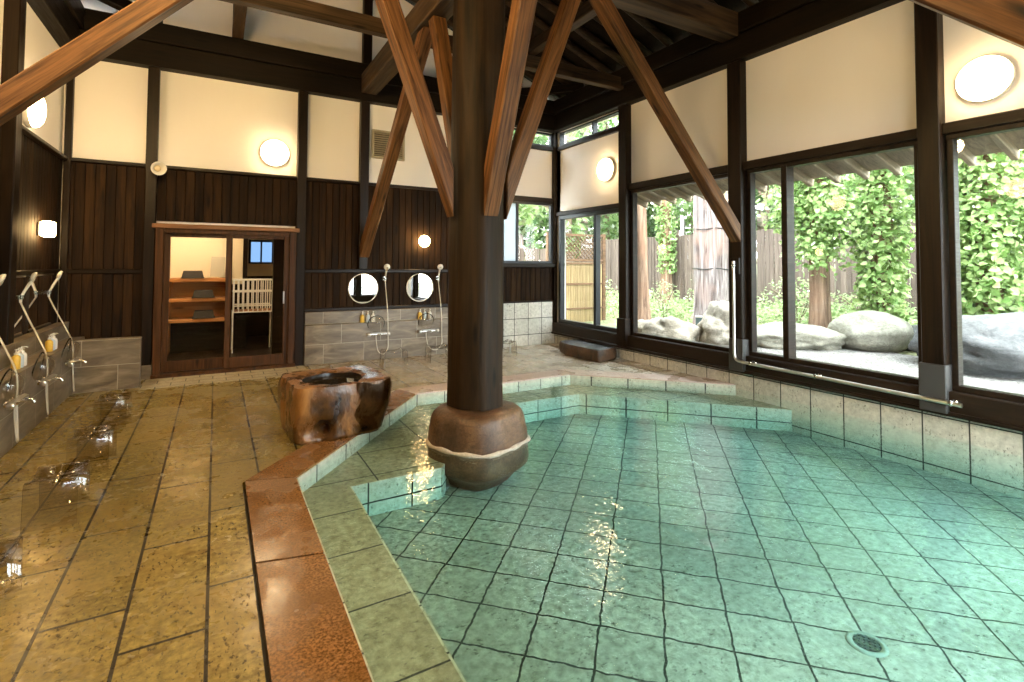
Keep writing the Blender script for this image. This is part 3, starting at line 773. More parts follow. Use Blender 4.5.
t = thing('wall_sconce', 'small round bulb lamp glowing on the boards above the second round mirror', 'lamp', (3.01,YB+.008,1.885))
R = rot_to((0,-1,0))
MB().lathe([(.05,0),(.055,.01),(.05,.03)], 24, R).build('lamp_base', M['white_plastic'], parent=t)
MB().lathe([(.05,.028),(.085,.05),(.098,.09),(.085,.135),(.05,.16),(0,.168)], 28, R).build('lamp_shade', M['sconce'], parent=t)
t = thing('wall_sconce', 'small square-shaded wall lamp lighting the boards above the left showers', 'lamp', (XL-.008,7.28,1.86))
MB().box(0,-.07,-.075,.022,.07,.075).build('back_plate', M['steel'], parent=t, bevel=.006)
MB().box(.022,-.062,-.085,.135,.062,.085).build('lamp_shade', M['sconce'], parent=t, bevel=.025, segs=3)
# small white spot fitting on the back post
t = thing('spot_fitting', 'small white round spot fitting on the dark post beside the door bay', 'spotlight', (-.70,YB-.105,2.77))
MB().lathe([(.05,0),(.05,.02),(.02,.03),(.018,.06)], 20, R).build('mount_plate', M['white_plastic'], parent=t)
R2 = rot_to((.28,-.9,-.25))
MB().lathe([(.035,.0),(.06,.02),(.075,.08),(.088,.13),(.088,.145),(.07,.145),(.05,.09),(0,.085)], 24, Matrix.Translation((0,-.05,-.02)) @ R2).build('housing', M['white_plastic'], parent=t)
MB().lathe([(0,.0),(.03,.004),(.04,.03),(.03,.05),(0,.055)], 16, Matrix.Translation((.015,-.12,-.045)) @ R2).build('lens', simple('spot_lens', (.75,.62,.42), .2), parent=t)

# vent high on the back wall
t = thing('air_vent', 'beige slatted air vent on the plaster high on the back wall', 'vent', (2.405,YB+.03,3.44))
m = MB(); W, H_ = .27, .23
m.box(-W,-.05,-H_,W,0,-H_+.035); m.box(-W,-.05,H_-.035,W,0,H_); m.box(-W,-.05,-H_+.035,-W+.035,0,H_-.035); m.box(W-.035,-.05,-H_+.035,W,0,H_-.035)
m.build('vent_frame', M['vent'], parent=t, bevel=.004)
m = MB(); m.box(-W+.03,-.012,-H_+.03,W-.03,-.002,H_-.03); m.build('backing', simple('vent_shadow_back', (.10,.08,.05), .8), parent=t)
m = MB()
for i in range(11):
    z = -H_+.055 + i*.035
    m.add([(-W+.03,-.045,z-.012),(W-.03,-.045,z-.012),(W-.03,-.015,z+.014),(-W+.03,-.015,z+.014),(-W+.03,-.042,z-.008),(W-.03,-.042,z-.008),(W-.03,-.012,z+.018),(-W+.03,-.012,z+.018)],
          [(0,1,2,3),(7,6,5,4),(0,4,5,1),(2,6,7,3),(1,5,6,2),(0,3,7,4)])
m.build('louvre', M['vent'], parent=t)

# ------------------------------------------------------------------ showers.  local frame: wall at y=0, room side -y, x along the wall
def faucet(loc, rz, label, group):
    t = thing('shower_faucet', label, 'faucet', loc, rz, group)
    Rx = rot_to((1,0,0))
    m = MB(); m.lathe([(.0,-.13),(.017,-.13),(.019,-.12),(.019,.12),(.017,.13),(0,.13)], 18, Matrix.Translation((0,-.06,0)) @ Rx)
    for x in (-.07,.07): m.lathe([(.028,0),(.028,.008),(.014,.012),(.014,.06)], 16, Matrix.Translation((x,0,0)) @ rot_to((0,-1,0)))
    bd_ = m.build('body', M['chrome'], parent=t)
    for s in (-1,1):
        m = MB(); m.lathe([(.019,0),(.025,.004),(.026,.045),(.021,.052),(0,.052)], 18, Matrix.Translation((s*.125,-.06,0)) @ rot_to((s,0,0)))
        m.build('knob', M['steel'], parent=bd_)
    m = MB(); m.tube(smooth([(0,-.06,0),(0,-.09,.006),(0,-.125,.006),(0,-.15,.0),(0,-.158,-.018)],5), .0125, 12); m.build('spout', M['chrome'], parent=t)
    m = MB(); m.box(-.12,-.10,.017,.12,-.035,.026); m.build('shelf_plate', M['steel'], parent=t, bevel=.003)
    return t
def hand_shower(loc, rz, d, drop, fx, label, group, lean=.05, z0=1.2, side=.1):
    """loc: foot of the holder on the wood wall at floor level; d: how far the tiled ledge stands out; fx: faucet offset"""
    t = thing('wall_mounted_shower', label, 'shower', loc, rz, group)
    m = MB(); m.box(-.028,-.012,z0-.03,.028,0,z0+.03); m.box(-.016,-.06,z0-.016,.016,-.012,z0+.016)
    m.lathe([(.02,-.02),(.021,.02)], 14, Matrix.Translation((0,-.065,z0)))
    m.build('holder', M['chrome'], parent=t, bevel=.003)
    p0 = Vector((0,-.065,z0-.05)); p1 = Vector((lean*.6,-.10,z0+.09)); p2 = Vector((lean,-.135,z0+.16))
    m = MB(); m.tube(smooth([p0,(0,-.068,z0),p1,p2],5), [.011,.011,.0115,.012,.012,.012,.012,.012,.0125,.013,.013,.0135,.014,.014,.014,.014], 12)
    h = m.build('handle', M['white_plastic'], parent=t)
    ax = Vector((side,-.85,-.28)).normalized()
    m = MB(); m.lathe([(0,-.02),(.03,-.018),(.046,-.006),(.05,.008),(.048,.016),(0,.018)], 26, Matrix.Translation(p2+Vector((lean*.15,-.005,.03))) @ rot_to(ax))
    sh_ = m.build('shower_head', M['white_plastic'], parent=t)
    m = MB(); m.lathe([(0,.0182),(.006,.0185),(.007,.021),(0,.022)], 10, Matrix.Translation(p2+Vector((lean*.15,-.005,.03))) @ rot_to(ax)); m.build('spray_button', M['grey_button'], parent=sh_)
    y = -(d+.035)
    pts = [p0, (drop*.32,-.065+(y+.02)*.28,z0-.05-(z0-.66)*.33), (drop*.66,-.06+(y+.02)*.6,z0-.05-(z0-.66)*.66), (drop,y,.61), (drop*1.02,y-.01,.36), (drop*.9+.0,y-.015,.17), (drop*.6+fx*.4,y-.03,.09), (fx*.85+drop*.15,y-.03,.15), (fx,y-.02,.32), (fx,y-.025,.395)]
    MB().tube(smooth(pts,8), .0075, 8).build('hose', M['hose'], parent=t)
    return t
def bottle(loc, kind, label, group, rz=0):
    t = thing('pump_bottle', label, 'bottle', loc, rz, group)
    m = MB(); m.lathe([(0,0),(.029,0),(.032,.006),(.032,.095),(.028,.108),(.014,.118),(.013,.126)], 20); m.build('body', M[kind], parent=t)
    m = MB(); m.lathe([(.015,.124),(.015,.138),(.006,.142),(.005,.160),(.011,.162),(.011,.170),(0,.172)], 14)
    m.tube([(0,0,.166),(0,-.022,.167),(0,-.036,.160)], .0045, 8)
    m.build('pump', M['white_bottle'], parent=t)
    return t
def wash_bowl(loc, rz, label, group):
    """clear basin leaning rim-first against the tiles"""
    t = thing('wash_bowl', label, 'bowl', loc, rz, group)
    prof = [(0,-.105),(.05,-.105),(.085,-.092),(.11,-.055),(.125,-.0),(.135,.002),(.131,.006),(.119,.004),(.105,-.05),(.081,-.086),(.048,-.098),(0,-.098)]
    Rb = Matrix.Translation((0,-.012,.132)) @ rot_to((0,.96,.22))
    m = MB(); m.lathe(prof, 36, Rb, caps=False); bs_ = m.build('bowl_shell', M['bowl'], parent=t)
    m = MB(); pr = [(.126,-.001),(.137,.001),(.137,.008),(.126,.007),(.126,-.001)]; m.lathe(pr, 36, Rb, caps=False); m.build('rim', M['acrylic_edge'], parent=bs_)
    return t

LW = XL-.008   # face of the left boards
for i, (y, hy, drop, lab) in enumerate(((7.33,7.46,-.12,'the farthest'),(6.32,6.52,-.17,'the middle one'),(5.46,5.66,-.15,'cut by the picture edge'))):
    faucet((-1.39,y,.405), PI/2, 'chrome bar faucet on the left tiled ledge, ' + lab, 'faucets on the left shower ledge')
    hand_shower((LW,hy,0), PI/2, abs(LW+1.39), drop, y-hy-.04, 'white hand shower on the dark left wall, ' + lab, 'hand showers on the left wall', lean=.035, z0=1.17)
    for j, (kind, col_) in enumerate((('yellow','yellow'),('blue','pale blue'),('white_bottle','white'))):
        if i == 2 and j == 0: continue
        bottle((-1.468,y-.38+j*.085,.585), kind, col_ + ' pump bottle on the left ledge, shower bay ' + lab, 'pump bottles on the left ledge', PI/2)
    wash_bowl((-1.39+.002,y-.13,.42), PI/2, 'clear wash bowl propped on the left ledge faucet ' + lab, 'clear bowls at the left showers')
for i, (fx, hx, bx, lab) in enumerate(((2.235,2.365,2.0,'below the left round mirror'),(3.06,3.275,2.94,'below the round mirror nearest the pillar'))):
    faucet((fx,8.07,.405), 0, 'chrome bar faucet on the back tiled ledge ' + lab, 'faucets on the back shower ledge')
    hand_shower((hx,8.208,0), 0, .138, .02, fx-hx-.04, ('white hand shower right of the left round mirror','white hand shower right of the second round mirror, near the pillar')[i], 'hand showers on the back wall', lean=.0, z0=1.27, side=0)
    for j, (kind, col_) in enumerate((('yellow','yellow'),('blue','pale blue'),('white_bottle','white'))):
        bottle((bx+j*.085,8.105,.59), kind, col_ + (' pump bottle on the back ledge below the left round mirror',' pump bottle on the back ledge below the second round mirror')[i], 'pump bottles on the back ledge')
    wash_bowl((fx-.03,8.068,.43), 0, ('clear wash bowl propped on the back faucet below the left round mirror','clear wash bowl propped on the back faucet nearest the pillar')[i], 'clear bowls at the back showers')
# mirrors
for x, lab in ((2.03,'round white-rimmed mirror on the back boards, the left one of the pair'),(2.97,'round white-rimmed mirror on the back boards, the one nearer the pillar')):
    t = thing('round_mirror', lab, 'mirror', (x,YB+.008,1.115), group='round mirrors on the back wall')
    m = MB(); m.lathe([(0,.0),(.222,.0),(.222,.016),(0,.016)], 48, R, smooth=False); m.build('mirror_glass', M['mirror'], parent=t)
    m = MB(); m.lathe([(.222,0),(.236,0),(.238,.012),(.232,.022),(.222,.02),(.222,0)], 48, R, caps=False); m.build('rim', M['white_plastic'], parent=t)
for y0,y1,lab in ((7.0,7.82,'farther from the camera'),(5.98,6.80,'behind the middle hand shower'),(4.96,5.78,'at the left picture edge')):
    t = thing('wall_mirror', 'dark rectangular wall mirror on the left boards, ' + lab, 'mirror', (LW,(y0+y1)/2,.80), group='mirrors on the left wall')
    h = (y1-y0)/2
    m = MB(); m.box(0,-h,0,.012,h,.555); m.build('mirror_glass', M['mirror'], parent=t)
    m = MB(); m.box(0,-h,.555,.03,h,.575); m.build('top_rail', M['steel'], parent=t, bevel=.003)
    m = MB(); m.box(0,-h,-.02,.02,h,.0); m.build('bottom_rail', M['black'], parent=t)

# ------------------------------------------------------------------ acrylic stools
def stool(loc, rz, label, group, L=.33, W=.24, H=.26):
    t = thing('bath_stool', label, 'stool', loc, rz, group)
    r = .035; th = .009
    path = []
    path.append((-L/2-.012, 0)); path.append((-L/2, H-r))
    for a in range(1,6): 
        q = PI - a*PI/10; path.append((-L/2+r+r*math.cos(q), H-r+r*math.sin(q)))
    for i in range(1,10):
        u = i/10; path.append((-L/2+r+(L-2*r)*u, H-.035*math.sin(PI*u)**1.0))
    for a in range(0,5):
        q = PI/2 - a*PI/10; path.append((L/2-r+r*math.cos(q), H-r+r*math.sin(q)))
    path.append((L/2, H-r)); path.append((L/2+.012, 0))
    def off(i):
        a = Vector(path[max(i-1,0)]); b = Vector(path[min(i+1,len(path)-1)]); d = (b-a).normalized()
        return Vector((d.y,-d.x))*th
    inn = [Vector(p)+off(i) for i, p in enumerate(path)]
    n = len(path)
    vs = [(p[0],-W/2,p[1]) for p in path] + [(p[0],W/2,p[1]) for p in path] + [(p[0],-W/2,p[1]) for p in inn] + [(p[0],W/2,p[1]) for p in inn]
    fs = []; ms = []
    for i in range(n-1):
        fs.append([(i,i+1,n+i+1,n+i),(2*n+i+1,2*n+i,3*n+i,3*n+i+1),(i,2*n+i,2*n+i+1,i+1),(n+i,n+i+1,3*n+i+1,3*n+i)])
    def part(lo, hi, name):
        use = sorted({v for i in range(lo,hi) for f in fs[i] for v in f}); ix = {v:k for k,v in enumerate(use)}
        m = MB(); m.v = [vs[v] for v in use]
        for i in range(lo,hi):
            for k, f in enumerate(fs[i]):
                m.f.append(tuple(ix[v] for v in f)); m.m.append(0 if k < 2 else 1); m.s.append(k < 2)
        for e in (lo, hi):
            if e in (0, n-1): m.f.append(tuple(ix[v] for v in (e,n+e,3*n+e,2*n+e))); m.m.append(1); m.s.append(False)
        return m.build(name, [M['acrylic'], M['acrylic_edge']], parent=t)
    part(0,1,'leg_panel'); part(1,n-2,'seat'); part(n-2,n-1,'leg_panel')
    return t
sl = 'clear acrylic bath stools beside the left showers'
for (x,y,lab) in ((-.80,6.02,'clear acrylic bath stool beside the left showers, farthest from the camera'),(-.76,4.86,'clear acrylic bath stool third in the row out from the back, by the left showers'),
                  (-.785,4.02,'clear acrylic bath stool with a bright front edge, second of the row from the camera'),(-.86,3.02,'clear acrylic bath stool cut by the left picture edge')):
    stool((x,y,0), PI/2, lab, sl)
for x,y,lab in ((2.30,7.42,'clear acrylic bath stool at the back showers beyond the hollow stump'),(3.03,7.50,'clear acrylic bath stool at the back showers, partly hidden by the pillar'),(4.15,7.42,'clear acrylic bath stool right of the pillar at the pale tiled wall')):
    stool((x,y,.006 if x < 1.1 else 0), 0, lab, 'clear acrylic bath stools at the back showers', .34, .24, .25)

# ------------------------------------------------------------------ hollowed stump basin
t = thing('stump_basin', 'squat hollowed wooden stump holding water on the deck by the pool edge', 'stump', (.975,4.94,.014), .05); t.scale = (.95,.97,.94)
nn = 96; levels = [0,.03,.06,.09,.12,.15,.2,.25,.3,.38,.43,.46,.475,.48]
def stump_r(q, z):
    e = 6.0; a, b = .445, .43
    s = ((abs(math.cos(q))/a)**e + (abs(math.sin(q))/b)**e)**(-1/e)
    s *= 1 + .06*noise.noise((math.cos(q)*1.7+3,math.sin(q)*1.7,z*1.6)) + .03*noise.noise((math.cos(q)*5,math.sin(q)*5,z*5))
    s *= 1 + .06*math.sin(PI*min(1,z/.5))*.5
    right = max(0, math.cos(q+.25))
    s *= 1 - .14*right*max(0,(.30-z)/.30)                       # undercut above the kerb
    dq = abs((q - 1.5*PI + .50 + PI) % (2*PI) - PI)
    s *= 1 - .42*math.exp(-(dq/.17)**2)*math.exp(-((z-.09)/.07)**2)  # gnarled hollow low in the front
    return s
vs = []
for z in levels:
    sh = 1 if z < .43 else 1 - (z-.43)*.6
    for kk in range(nn):
        q = 2*PI*kk/nn; r_ = stump_r(q, z)*sh
        vs.append((r_*math.cos(q), r_*math.sin(q), z + (.012*noise.noise((math.cos(q)*2,math.sin(q)*2,4)) if z > .45 else 0)))
m = MB(); L_ = len(levels)
m.add(vs, [(i*nn+j, i*nn+(j+1)%nn, (i+1)*nn+(j+1)%nn, (i+1)*nn+j) for i in range(L_-1) for j in range(nn)] + [tuple(range(nn-1,-1,-1))], 0, True)
# top surface to the hole rim
top = vs[-nn:]; hc = Vector((-.03,-.07)); hr = (.27,.275)
rings = []
for k2, (fac, zz) in enumerate(((0,None),(.45,.486),(.85,.484),(1.,.472))):
    rg = []
    for kk in range(nn):
        q = 2*PI*kk/nn
        h_ = Vector((hc.x+hr[0]*math.cos(q)*(1+.05*math.sin(3*q)), hc.y+hr[1]*math.sin(q)*(1+.05*math.sin(2*q+1)), .468))
        o_ = Vector(top[kk])
        p = o_.lerp(h_, fac)
        if zz: p.z = zz + .008*noise.noise((p.x*6,p.y*6,2))
        dq = abs((q - (-1.0) + PI) % (2*PI) - PI)                # spill notch at the front right
        if k2: p.z -= .030*math.exp(-(dq/.16)**2)
        rg.append(tuple(p))
    rings.append(rg)
tv = [p for r_ in rings for p in r_]
m.add(tv, [(i*nn+j, i*nn+(j+1)%nn, (i+1)*nn+(j+1)%nn, (i+1)*nn+j) for i in range(3) for j in range(nn)], 0, True)
m.build('stump_body', M['stump'], parent=t)
hole = MB(); rim = rings[-1]
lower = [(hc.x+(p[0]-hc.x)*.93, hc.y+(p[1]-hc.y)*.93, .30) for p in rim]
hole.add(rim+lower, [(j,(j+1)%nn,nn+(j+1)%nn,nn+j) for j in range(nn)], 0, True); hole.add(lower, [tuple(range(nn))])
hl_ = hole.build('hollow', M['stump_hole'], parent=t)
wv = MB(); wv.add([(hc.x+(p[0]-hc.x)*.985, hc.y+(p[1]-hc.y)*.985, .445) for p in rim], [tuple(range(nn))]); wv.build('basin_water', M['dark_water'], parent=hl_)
# film of water running from the notch down the front right side
fm = MB(); fv = []
qs = [-1.0+.36*(i/12-.5)*2 for i in range(13)]
path = [(1.0,.446,True),(.55,.453,True),(.0,.466,True)]
for fac, z, tp in path:
    for q in qs:
        h_ = Vector((hc.x+hr[0]*math.cos(q), hc.y+hr[1]*math.sin(q))); r_ = stump_r(q,.48)*.98
        o_ = Vector((r_*math.cos(q), r_*math.sin(q))); p = o_.lerp(h_, fac)
        w_ = math.exp(-((q+1.0)/.16)**2)
        fv.append((p.x,p.y,z+.022-.026*w_))
for z in (.43,.40,.37,.33,.29,.25,.2,.15,.1,.06,.03):
    for iq, q0_ in enumerate(qs):
        q = q0_ + (.10*noise.noise((z*7,iq*.2,3)) + .05*math.sin(z*23))*(1 if iq in (0,1,11,12) else .3)
        sh = 1; r_ = stump_r(q,z)*sh+.012
        fv.append((r_*math.cos(q), r_*math.sin(q), z))
nq = len(qs); nr = len(fv)//nq
fm.add(fv, [(i*nq+j,i*nq+j+1,(i+1)*nq+j+1,(i+1)*nq+j) for i in range(nr-1) for j in range(nq-1)], 0, True)
tag(fm.build('overflow_film', M['wet_film'], parent=t), 'water spilling down the front right of the stump')

# ------------------------------------------------------------------ step stone by the garden door
t = thing('step_stone', 'low dark wet step stone on the deck below the sliding garden window', 'stone', (5.385,6.80,0)); t.scale = (1,1.04,1.15)
prof = [(-.26,-.53),(-.20,-.58),(.10,-.50),(.23,-.40),(.235,.46),(.18,.55),(-.12,.54),(-.22,.44),(-.285,.1)]
def outline(s, n=40):
    P = [Vector((x,y,0)) for x, y in prof]; P2 = smooth(P+[P[0]], 5)[:-1]
    return [(p.x*s*(1+.05*noise.noise((p.x*9,p.y*9,1))), p.y*s*(1+.04*noise.noise((p.x*9,p.y*9,5)))) for p in P2]
o0 = outline(1.0); o1 = outline(.985); o2 = outline(.95)
m = MB(); n_ = len(o0); vs = []
for ol, z in ((outline(.96),0),(o0,.03),(o0,.10),(o1,.145),(o2,.162)):
    for i, (x,y) in enumerate(ol): 
        j = 1+.03*noise.noise((x*14,y*14,z*20))
        vs.append((x*j,y*j,z+.006*noise.noise((x*7,y*7,3)) if z > .1 else z))
m.add(vs, [(a*n_+i,a*n_+(i+1)%n_,(a+1)*n_+(i+1)%n_,(a+1)*n_+i) for a in range(4) for i in range(n_)], 0, True)
m.build('stone_flank', M['step_side'], parent=t)
m = MB(); tp = vs[-n_:]; m.add(tp+[(p[0]*.5,p[1]*.5,.166) for p in tp]+[(0,0,.167)], [(i,(i+1)%n_,n_+(i+1)%n_,n_+i) for i in range(n_)]+[(n_+i,n_+(i+1)%n_,2*n_) for i in range(n_)], 0, True)
m.build('stone_top', M['step_top'], parent=t)

# ------------------------------------------------------------------ handrail
t = thing('handrail', 'bent steel handrail running down the window post and along the sill beam', 'handrail', (5.56,4.13,0))
pts = [(0,0,1.56),(0,0,.9),(0,0,.44),(0,-.015,.375),(0,-.05,.345),(0,-.12,.335),(0,-1.2,.325),(0,-2.22,.315)]
m = MB(); P = [Vector(p) for p in pts]
P = [P[0],P[1]] + smooth(P[2:6],6) + P[6:]
m.tube(P, .019, 14); m.build('pipe', M['steel'], parent=t)
for p, w in (((0,0,1.50),.045),((0,-.22,.334),.08),((0,-.98,.327),.08),((0,-2.14,.316),.08)):
    m = MB(); m.tube([(p[0],p[1],p[2]),(w*.6,p[1],p[2]),(w,p[1],p[2]+.0)], .009, 10); m.lathe([(.024,0),(.024,.006),(0,.008)], 16, Matrix.Translation((w+.004,p[1],p[2])) @ rot_to((-1,0,0)))
    m.lathe([(0,-.026),(.02,-.018),(.026,0),(.02,.018),(0,.026)], 14, Matrix.Translation(p))
    m.build('bracket', M['chrome'], parent=t)
m = MB(); m.box(.022,-.06,1.40,.055,.06,1.60); m.build('backing_block', M['post'], parent=t, bevel=.004)

# pool drain
t = thing('floor_drain', 'round metal drain grate on the pool floor under the water', 'drain', (2.84,1.375,FZ), .5)
m = MB(); m.lathe([(.06,0),(.06,.006),(.088,.005),(.09,0)], 32); m.build('rim', M['drain_rim'], parent=t)
m = MB(); m.lathe([(0,.001),(.06,.001),(.06,.003),(0,.003)], 28, smooth=False); m.build('recess', M['black'], parent=t)
m = MB()
for i in range(-2,3):
    h = math.sqrt(max(0,.058**2-(i*.022)**2)); m.box(-h,i*.022-.006,.003,h,i*.022+.006,.008); m.box(i*.022-.006,-h,.003,i*.022+.006,h,.009)
m.build('grate', M['drain'], parent=t)

# ------------------------------------------------------------------ changing room behind the glass doors
rx0, rx1, ry0, ry1, rz0 = -1.1, 2.0, 8.36, 11.4, .06
br_ = struct('back_room')
MB().box(rx0,ry0-.2,rz0-.05,rx1,ry1,rz0).build('back_room_floor', M['room_floor'], parent=br_)
MB().box(rx0,ry0,2.5,rx1,ry1,2.55).build('back_room_ceiling', M['cream'], parent=br_)
MB().box(rx0-.08,ry0,0,rx0,ry1,2.5).build('side_wall', M['cream'], parent=br_)
MB().box(rx1,ry0,0,rx1+.08,ry1,2.5).build('side_wall', M['cream'], parent=br_)
m = MB(); m.box(rx0,ry1,0,.56,ry1+.08,2.5); m.box(1.02,ry1,0,rx1,ry1+.08,2.5); m.box(.56,ry1,1.97,1.02,ry1+.08,2.5); m.box(.56,ry1,0,1.02,ry1+.08,1.5)
m.build('end_wall', M['cream'], parent=br_)
m = MB(); m.box(.56,ry1-.02,1.5,.60,ry1+.04,1.97); m.box(.98,ry1-.02,1.5,1.02,ry1+.04,1.97); m.box(.77,ry1-.02,1.5,.80,ry1+.04,1.97); m.box(.56,ry1-.02,1.93,1.02,ry1+.04,1.97); m.box(.56,ry1-.02,1.5,1.02,ry1+.04,1.53)
m.build('window_frame', M['alu'], parent=br_)
MB().box(.56,ry1+.045,1.5,1.02,ry1+.06,1.97).build('window_pane', M['blue_glass'], parent=br_)
MB().box(.10,9.86,rz0,.40,9.94,2.5).build('partition', M['cream'], parent=br_)
MB().box(.40,9.84,rz0,.47,9.96,2.5).build('partition_post', M['post'], parent=br_)
MB().box(.80,9.0,rz0,1.0,9.12,2.5).build('partition_post', M['post'], parent=br_)
MB().box(.98,8.5,rz0,1.02,9.0,.72).build('low_panel', M['cream'], parent=br_)
MB().box(-.66,8.42,rz0,.92,8.62,rz0+.05).build('entry_step', M['cream'], parent=br_)
MB().box(-1.1,9.84,.9,.1,9.92,2.5).build('shelf_wall', M['cream'], parent=br_)
MB().box(-1.1,9.835,rz0,.1,9.90,.9).build('wainscot', M['post'], parent=br_)
MB().box(rx0,ry1-.03,rz0,rx1,ry1-.005,1.25).build('wainscot', M['post'], parent=br_)
MB().box(.095,9.845,rz0,.40,9.86,1.15).build('wainscot', M['post'], parent=br_)
t = thing('clothes_shelf', 'orange wooden shelf unit with three boards seen through the left door pane', 'shelf', (-.27,9.60,rz0))
for z in (.54,.86,1.17): MB().box(-.34,-.22,z-.02,.42,.22,z+.035).build('shelf_board', M['shelf'], parent=t, bevel=.004)
for x in (-.36,.42): MB().box(x,-.22,.03,x+.025,.22,1.17).build('side_panel', M['shelf'], parent=t)
MB().box(-.34,.20,.50,.42,.22,1.17).build('back_panel', M['shelf'], parent=t)
MB().box(-.44,-.2,.03,-.34,-.1,2.35).build('corner_post', M['shelf'], parent=t)
for x, z, lab in ((-.31,1.205,'dark tray basket on the top board of the changing room shelf'),(-.16,.895,'dark tray basket on the middle board of the changing room shelf'),(-.15,.575,'dark tray basket on the lowest board of the changing room shelf')):
    m = MB(); a, b, h = .15, .13, .115; a2 = a*.82; 
    m.add([(-a,-b,0),(a,-b,0),(a,b,0),(-a,b,0),(-a2,-b*.82,h),(a2,-b*.82,h),(a2,b*.82,h),(-a2,b*.82,h)], [(0,3,2,1),(4,5,6,7),(0,1,5,4),(1,2,6,5),(2,3,7,6),(3,0,4,7)])
    m.box(-a*1.04,-b*1.04,0,a*1.04,b*1.04,.014)
    tag(m.build('clothes_basket', M['basket'], loc=(x,9.49,z+rz0+.002), bevel=.006, segs=2), lab, 'basket', 'dark baskets on the changing room shelf')
m = MB(); m.box(-.10,0,0,.10,.006,.33)
o = m.build('notice_sheet', M['paper'], loc=(.02,9.62,1.222+rz0)); o.rotation_euler = (-.18,.05,0); tag(o, 'pale notice sheet leaning on top of the changing room shelf', 'notice')
t = thing('wire_crib', 'white coated wire crib seen through the right door pane', 'crib', (.545,9.60,rz0))
m = MB()
for z in (.65,.75,.98,1.17): m.tube([(-.29,-.2,z),(.29,-.2,z)], .011, 8)
for i in range(9): x = -.28+i*.07; m.tube([(x,-.2,.65),(x,-.2,1.17)], .009, 8)
m.build('front_grid', M['white_wire'], parent=t)
m = MB()
for z in (.65,.75,.98,1.17): m.tube([(-.29,.2,z),(.29,.2,z)], .011, 8)
for i in range(9): x = -.28+i*.07; m.tube([(x,.2,.65),(x,.2,1.17)], .009, 8)
m.build('rear_grid', M['white_wire'], parent=t)
for s in (-1,1):
    m = MB()
    for z in (.65,.98,1.17): MB().tube([(s*.29,-.2,z),(s*.29,.2,z)], .011, 8).build('side_rail', M['white_wire'], parent=t)
    for y in (-.2,.2): MB().tube([(s*.29,y,0),(s*.29,y,.66)], .012, 8).build('leg', M['white_wire'], parent=t)
MB().box(-.28,-.19,.65,.28,.19,.67).build('base_board', M['shelf'], parent=t)
t = thing('ceiling_lamp', 'warm ceiling lamp of the changing room behind the glass door', 'lamp', (-.35,9.0,2.5))
MB().lathe([(.10,0),(.10,-.02)][::-1], 24).build('lamp_base', M['white_plastic'], parent=t)
MB().lathe([(0,-.10),(.08,-.085),(.13,-.05),(.135,-.02),(.10,-.02)], 28).build('lamp_shade', emit('ceiling_lamp_glow', (1.,.78,.5), 42.), parent=t)
# ------------------------------------------------------------------ outside
def gz(x, y): return .10 + .045*max(0, x-6) + .05*noise.noise((x*.6,y*.6,0)) + .03*max(0, x-10)
def ground(name, x0, x1, y0, y1, n, m_, mat, dz=0):
    mb = MB(); vs = []
    for i in range(n+1):
        for j in range(m_+1):
            x = x0+(x1-x0)*i/n; y = y0+(y1-y0)*j/m_
            vs.append((x,y,gz(x,y)+dz))
    mb.add(vs, [(i*(m_+1)+j,(i+1)*(m_+1)+j,(i+1)*(m_+1)+j+1,i*(m_+1)+j+1) for i in range(n) for j in range(m_)], 0, True)
    return struct(name, mb, mat)
ground('garden_ground', 7.6, 34, -14, 34, 40, 60, M['soil'])
ground('gravel_strip', XR+.13, 8.7, -14, 8.3, 16, 60, M['gravel'], .012)
ground('garden_ground_back', -14, XR+2, YB+3.4, 34, 20, 30, M['soil'])
ground('garden_ground_side', XR-1.4, 7.7, YB+.16, 12, 10, 10, M['soil'])
ground('garden_ground_front', -6, 7.7, -14, YF-.2, 20, 20, M['gravel'])

def leaves(mb, pts, size, up=.5, mat=0, heart=True, face=None):
    for p in pts:
        s = size*random.uniform(.65,1.3)
        d = Vector((random.gauss(0,1),random.gauss(0,1),random.gauss(0,.6)-.35)).normalized()
        nrm = Vector((random.gauss(0,1),random.gauss(0,1),random.gauss(0,1)+up*2))
        if face is not None: nrm += face(p)*1.6
        x = d.cross(nrm)
        if x.length < 1e-3: continue
        x.normalize(); nn_ = x.cross(d); 
        P = Vector(p)
        if heart:
            v = [P, P+x*.42*s+d*.18*s+nn_*.10*s, P+x*.36*s+d*.60*s+nn_*.06*s, P+d*s-nn_*.05*s, P-x*.36*s+d*.60*s+nn_*.06*s, P-x*.42*s+d*.18*s+nn_*.10*s]
            mb.add(v, [(0,1,2,3),(0,3,4,5)], mat)
        else:
            v = [P, P+x*.30*s+d*.45*s, P+d*s, P-x*.30*s+d*.45*s]
            mb.add(v, [(0,1,2,3)], mat)
def trunk_mesh(pts, rs, n=18, flut=.05):
    mb = MB(); vs = []
    for k, (p, r) in enumerate(zip(pts, rs)):
        for j in range(n):
            q = 2*PI*j/n
            rr = r*(1+flut*math.sin(5*q+k*.2)+flut*.7*noise.noise((math.cos(q)*2+p[0],math.sin(q)*2,p[2]*.6)))
            vs.append((p[0]+rr*math.cos(q),p[1]+rr*math.sin(q),p[2]))
    m = len(pts)
    mb.add(vs, [(i*n+j,i*n+(j+1)%n,(i+1)*n+(j+1)%n,(i+1)*n+j) for i in range(m-1) for j in range(n)], 0, True)
    mb.add(vs[-n:], [tuple(range(n))]); return mb
def straight(h, r0, r1, lean=(0,0), flare=.35, z0=-.15, n=14):
    pts = []; rs = []
    for i in range(n):
        z = z0 + (h-z0)*(i/(n-1))**1.5
        pts.append((lean[0]*z, lean[1]*z, z)); rs.append((r0+(r1-r0)*max(0,z)/h) + r0*flare*math.exp(-max(0,z)/.22))
    return trunk_mesh(pts, rs)

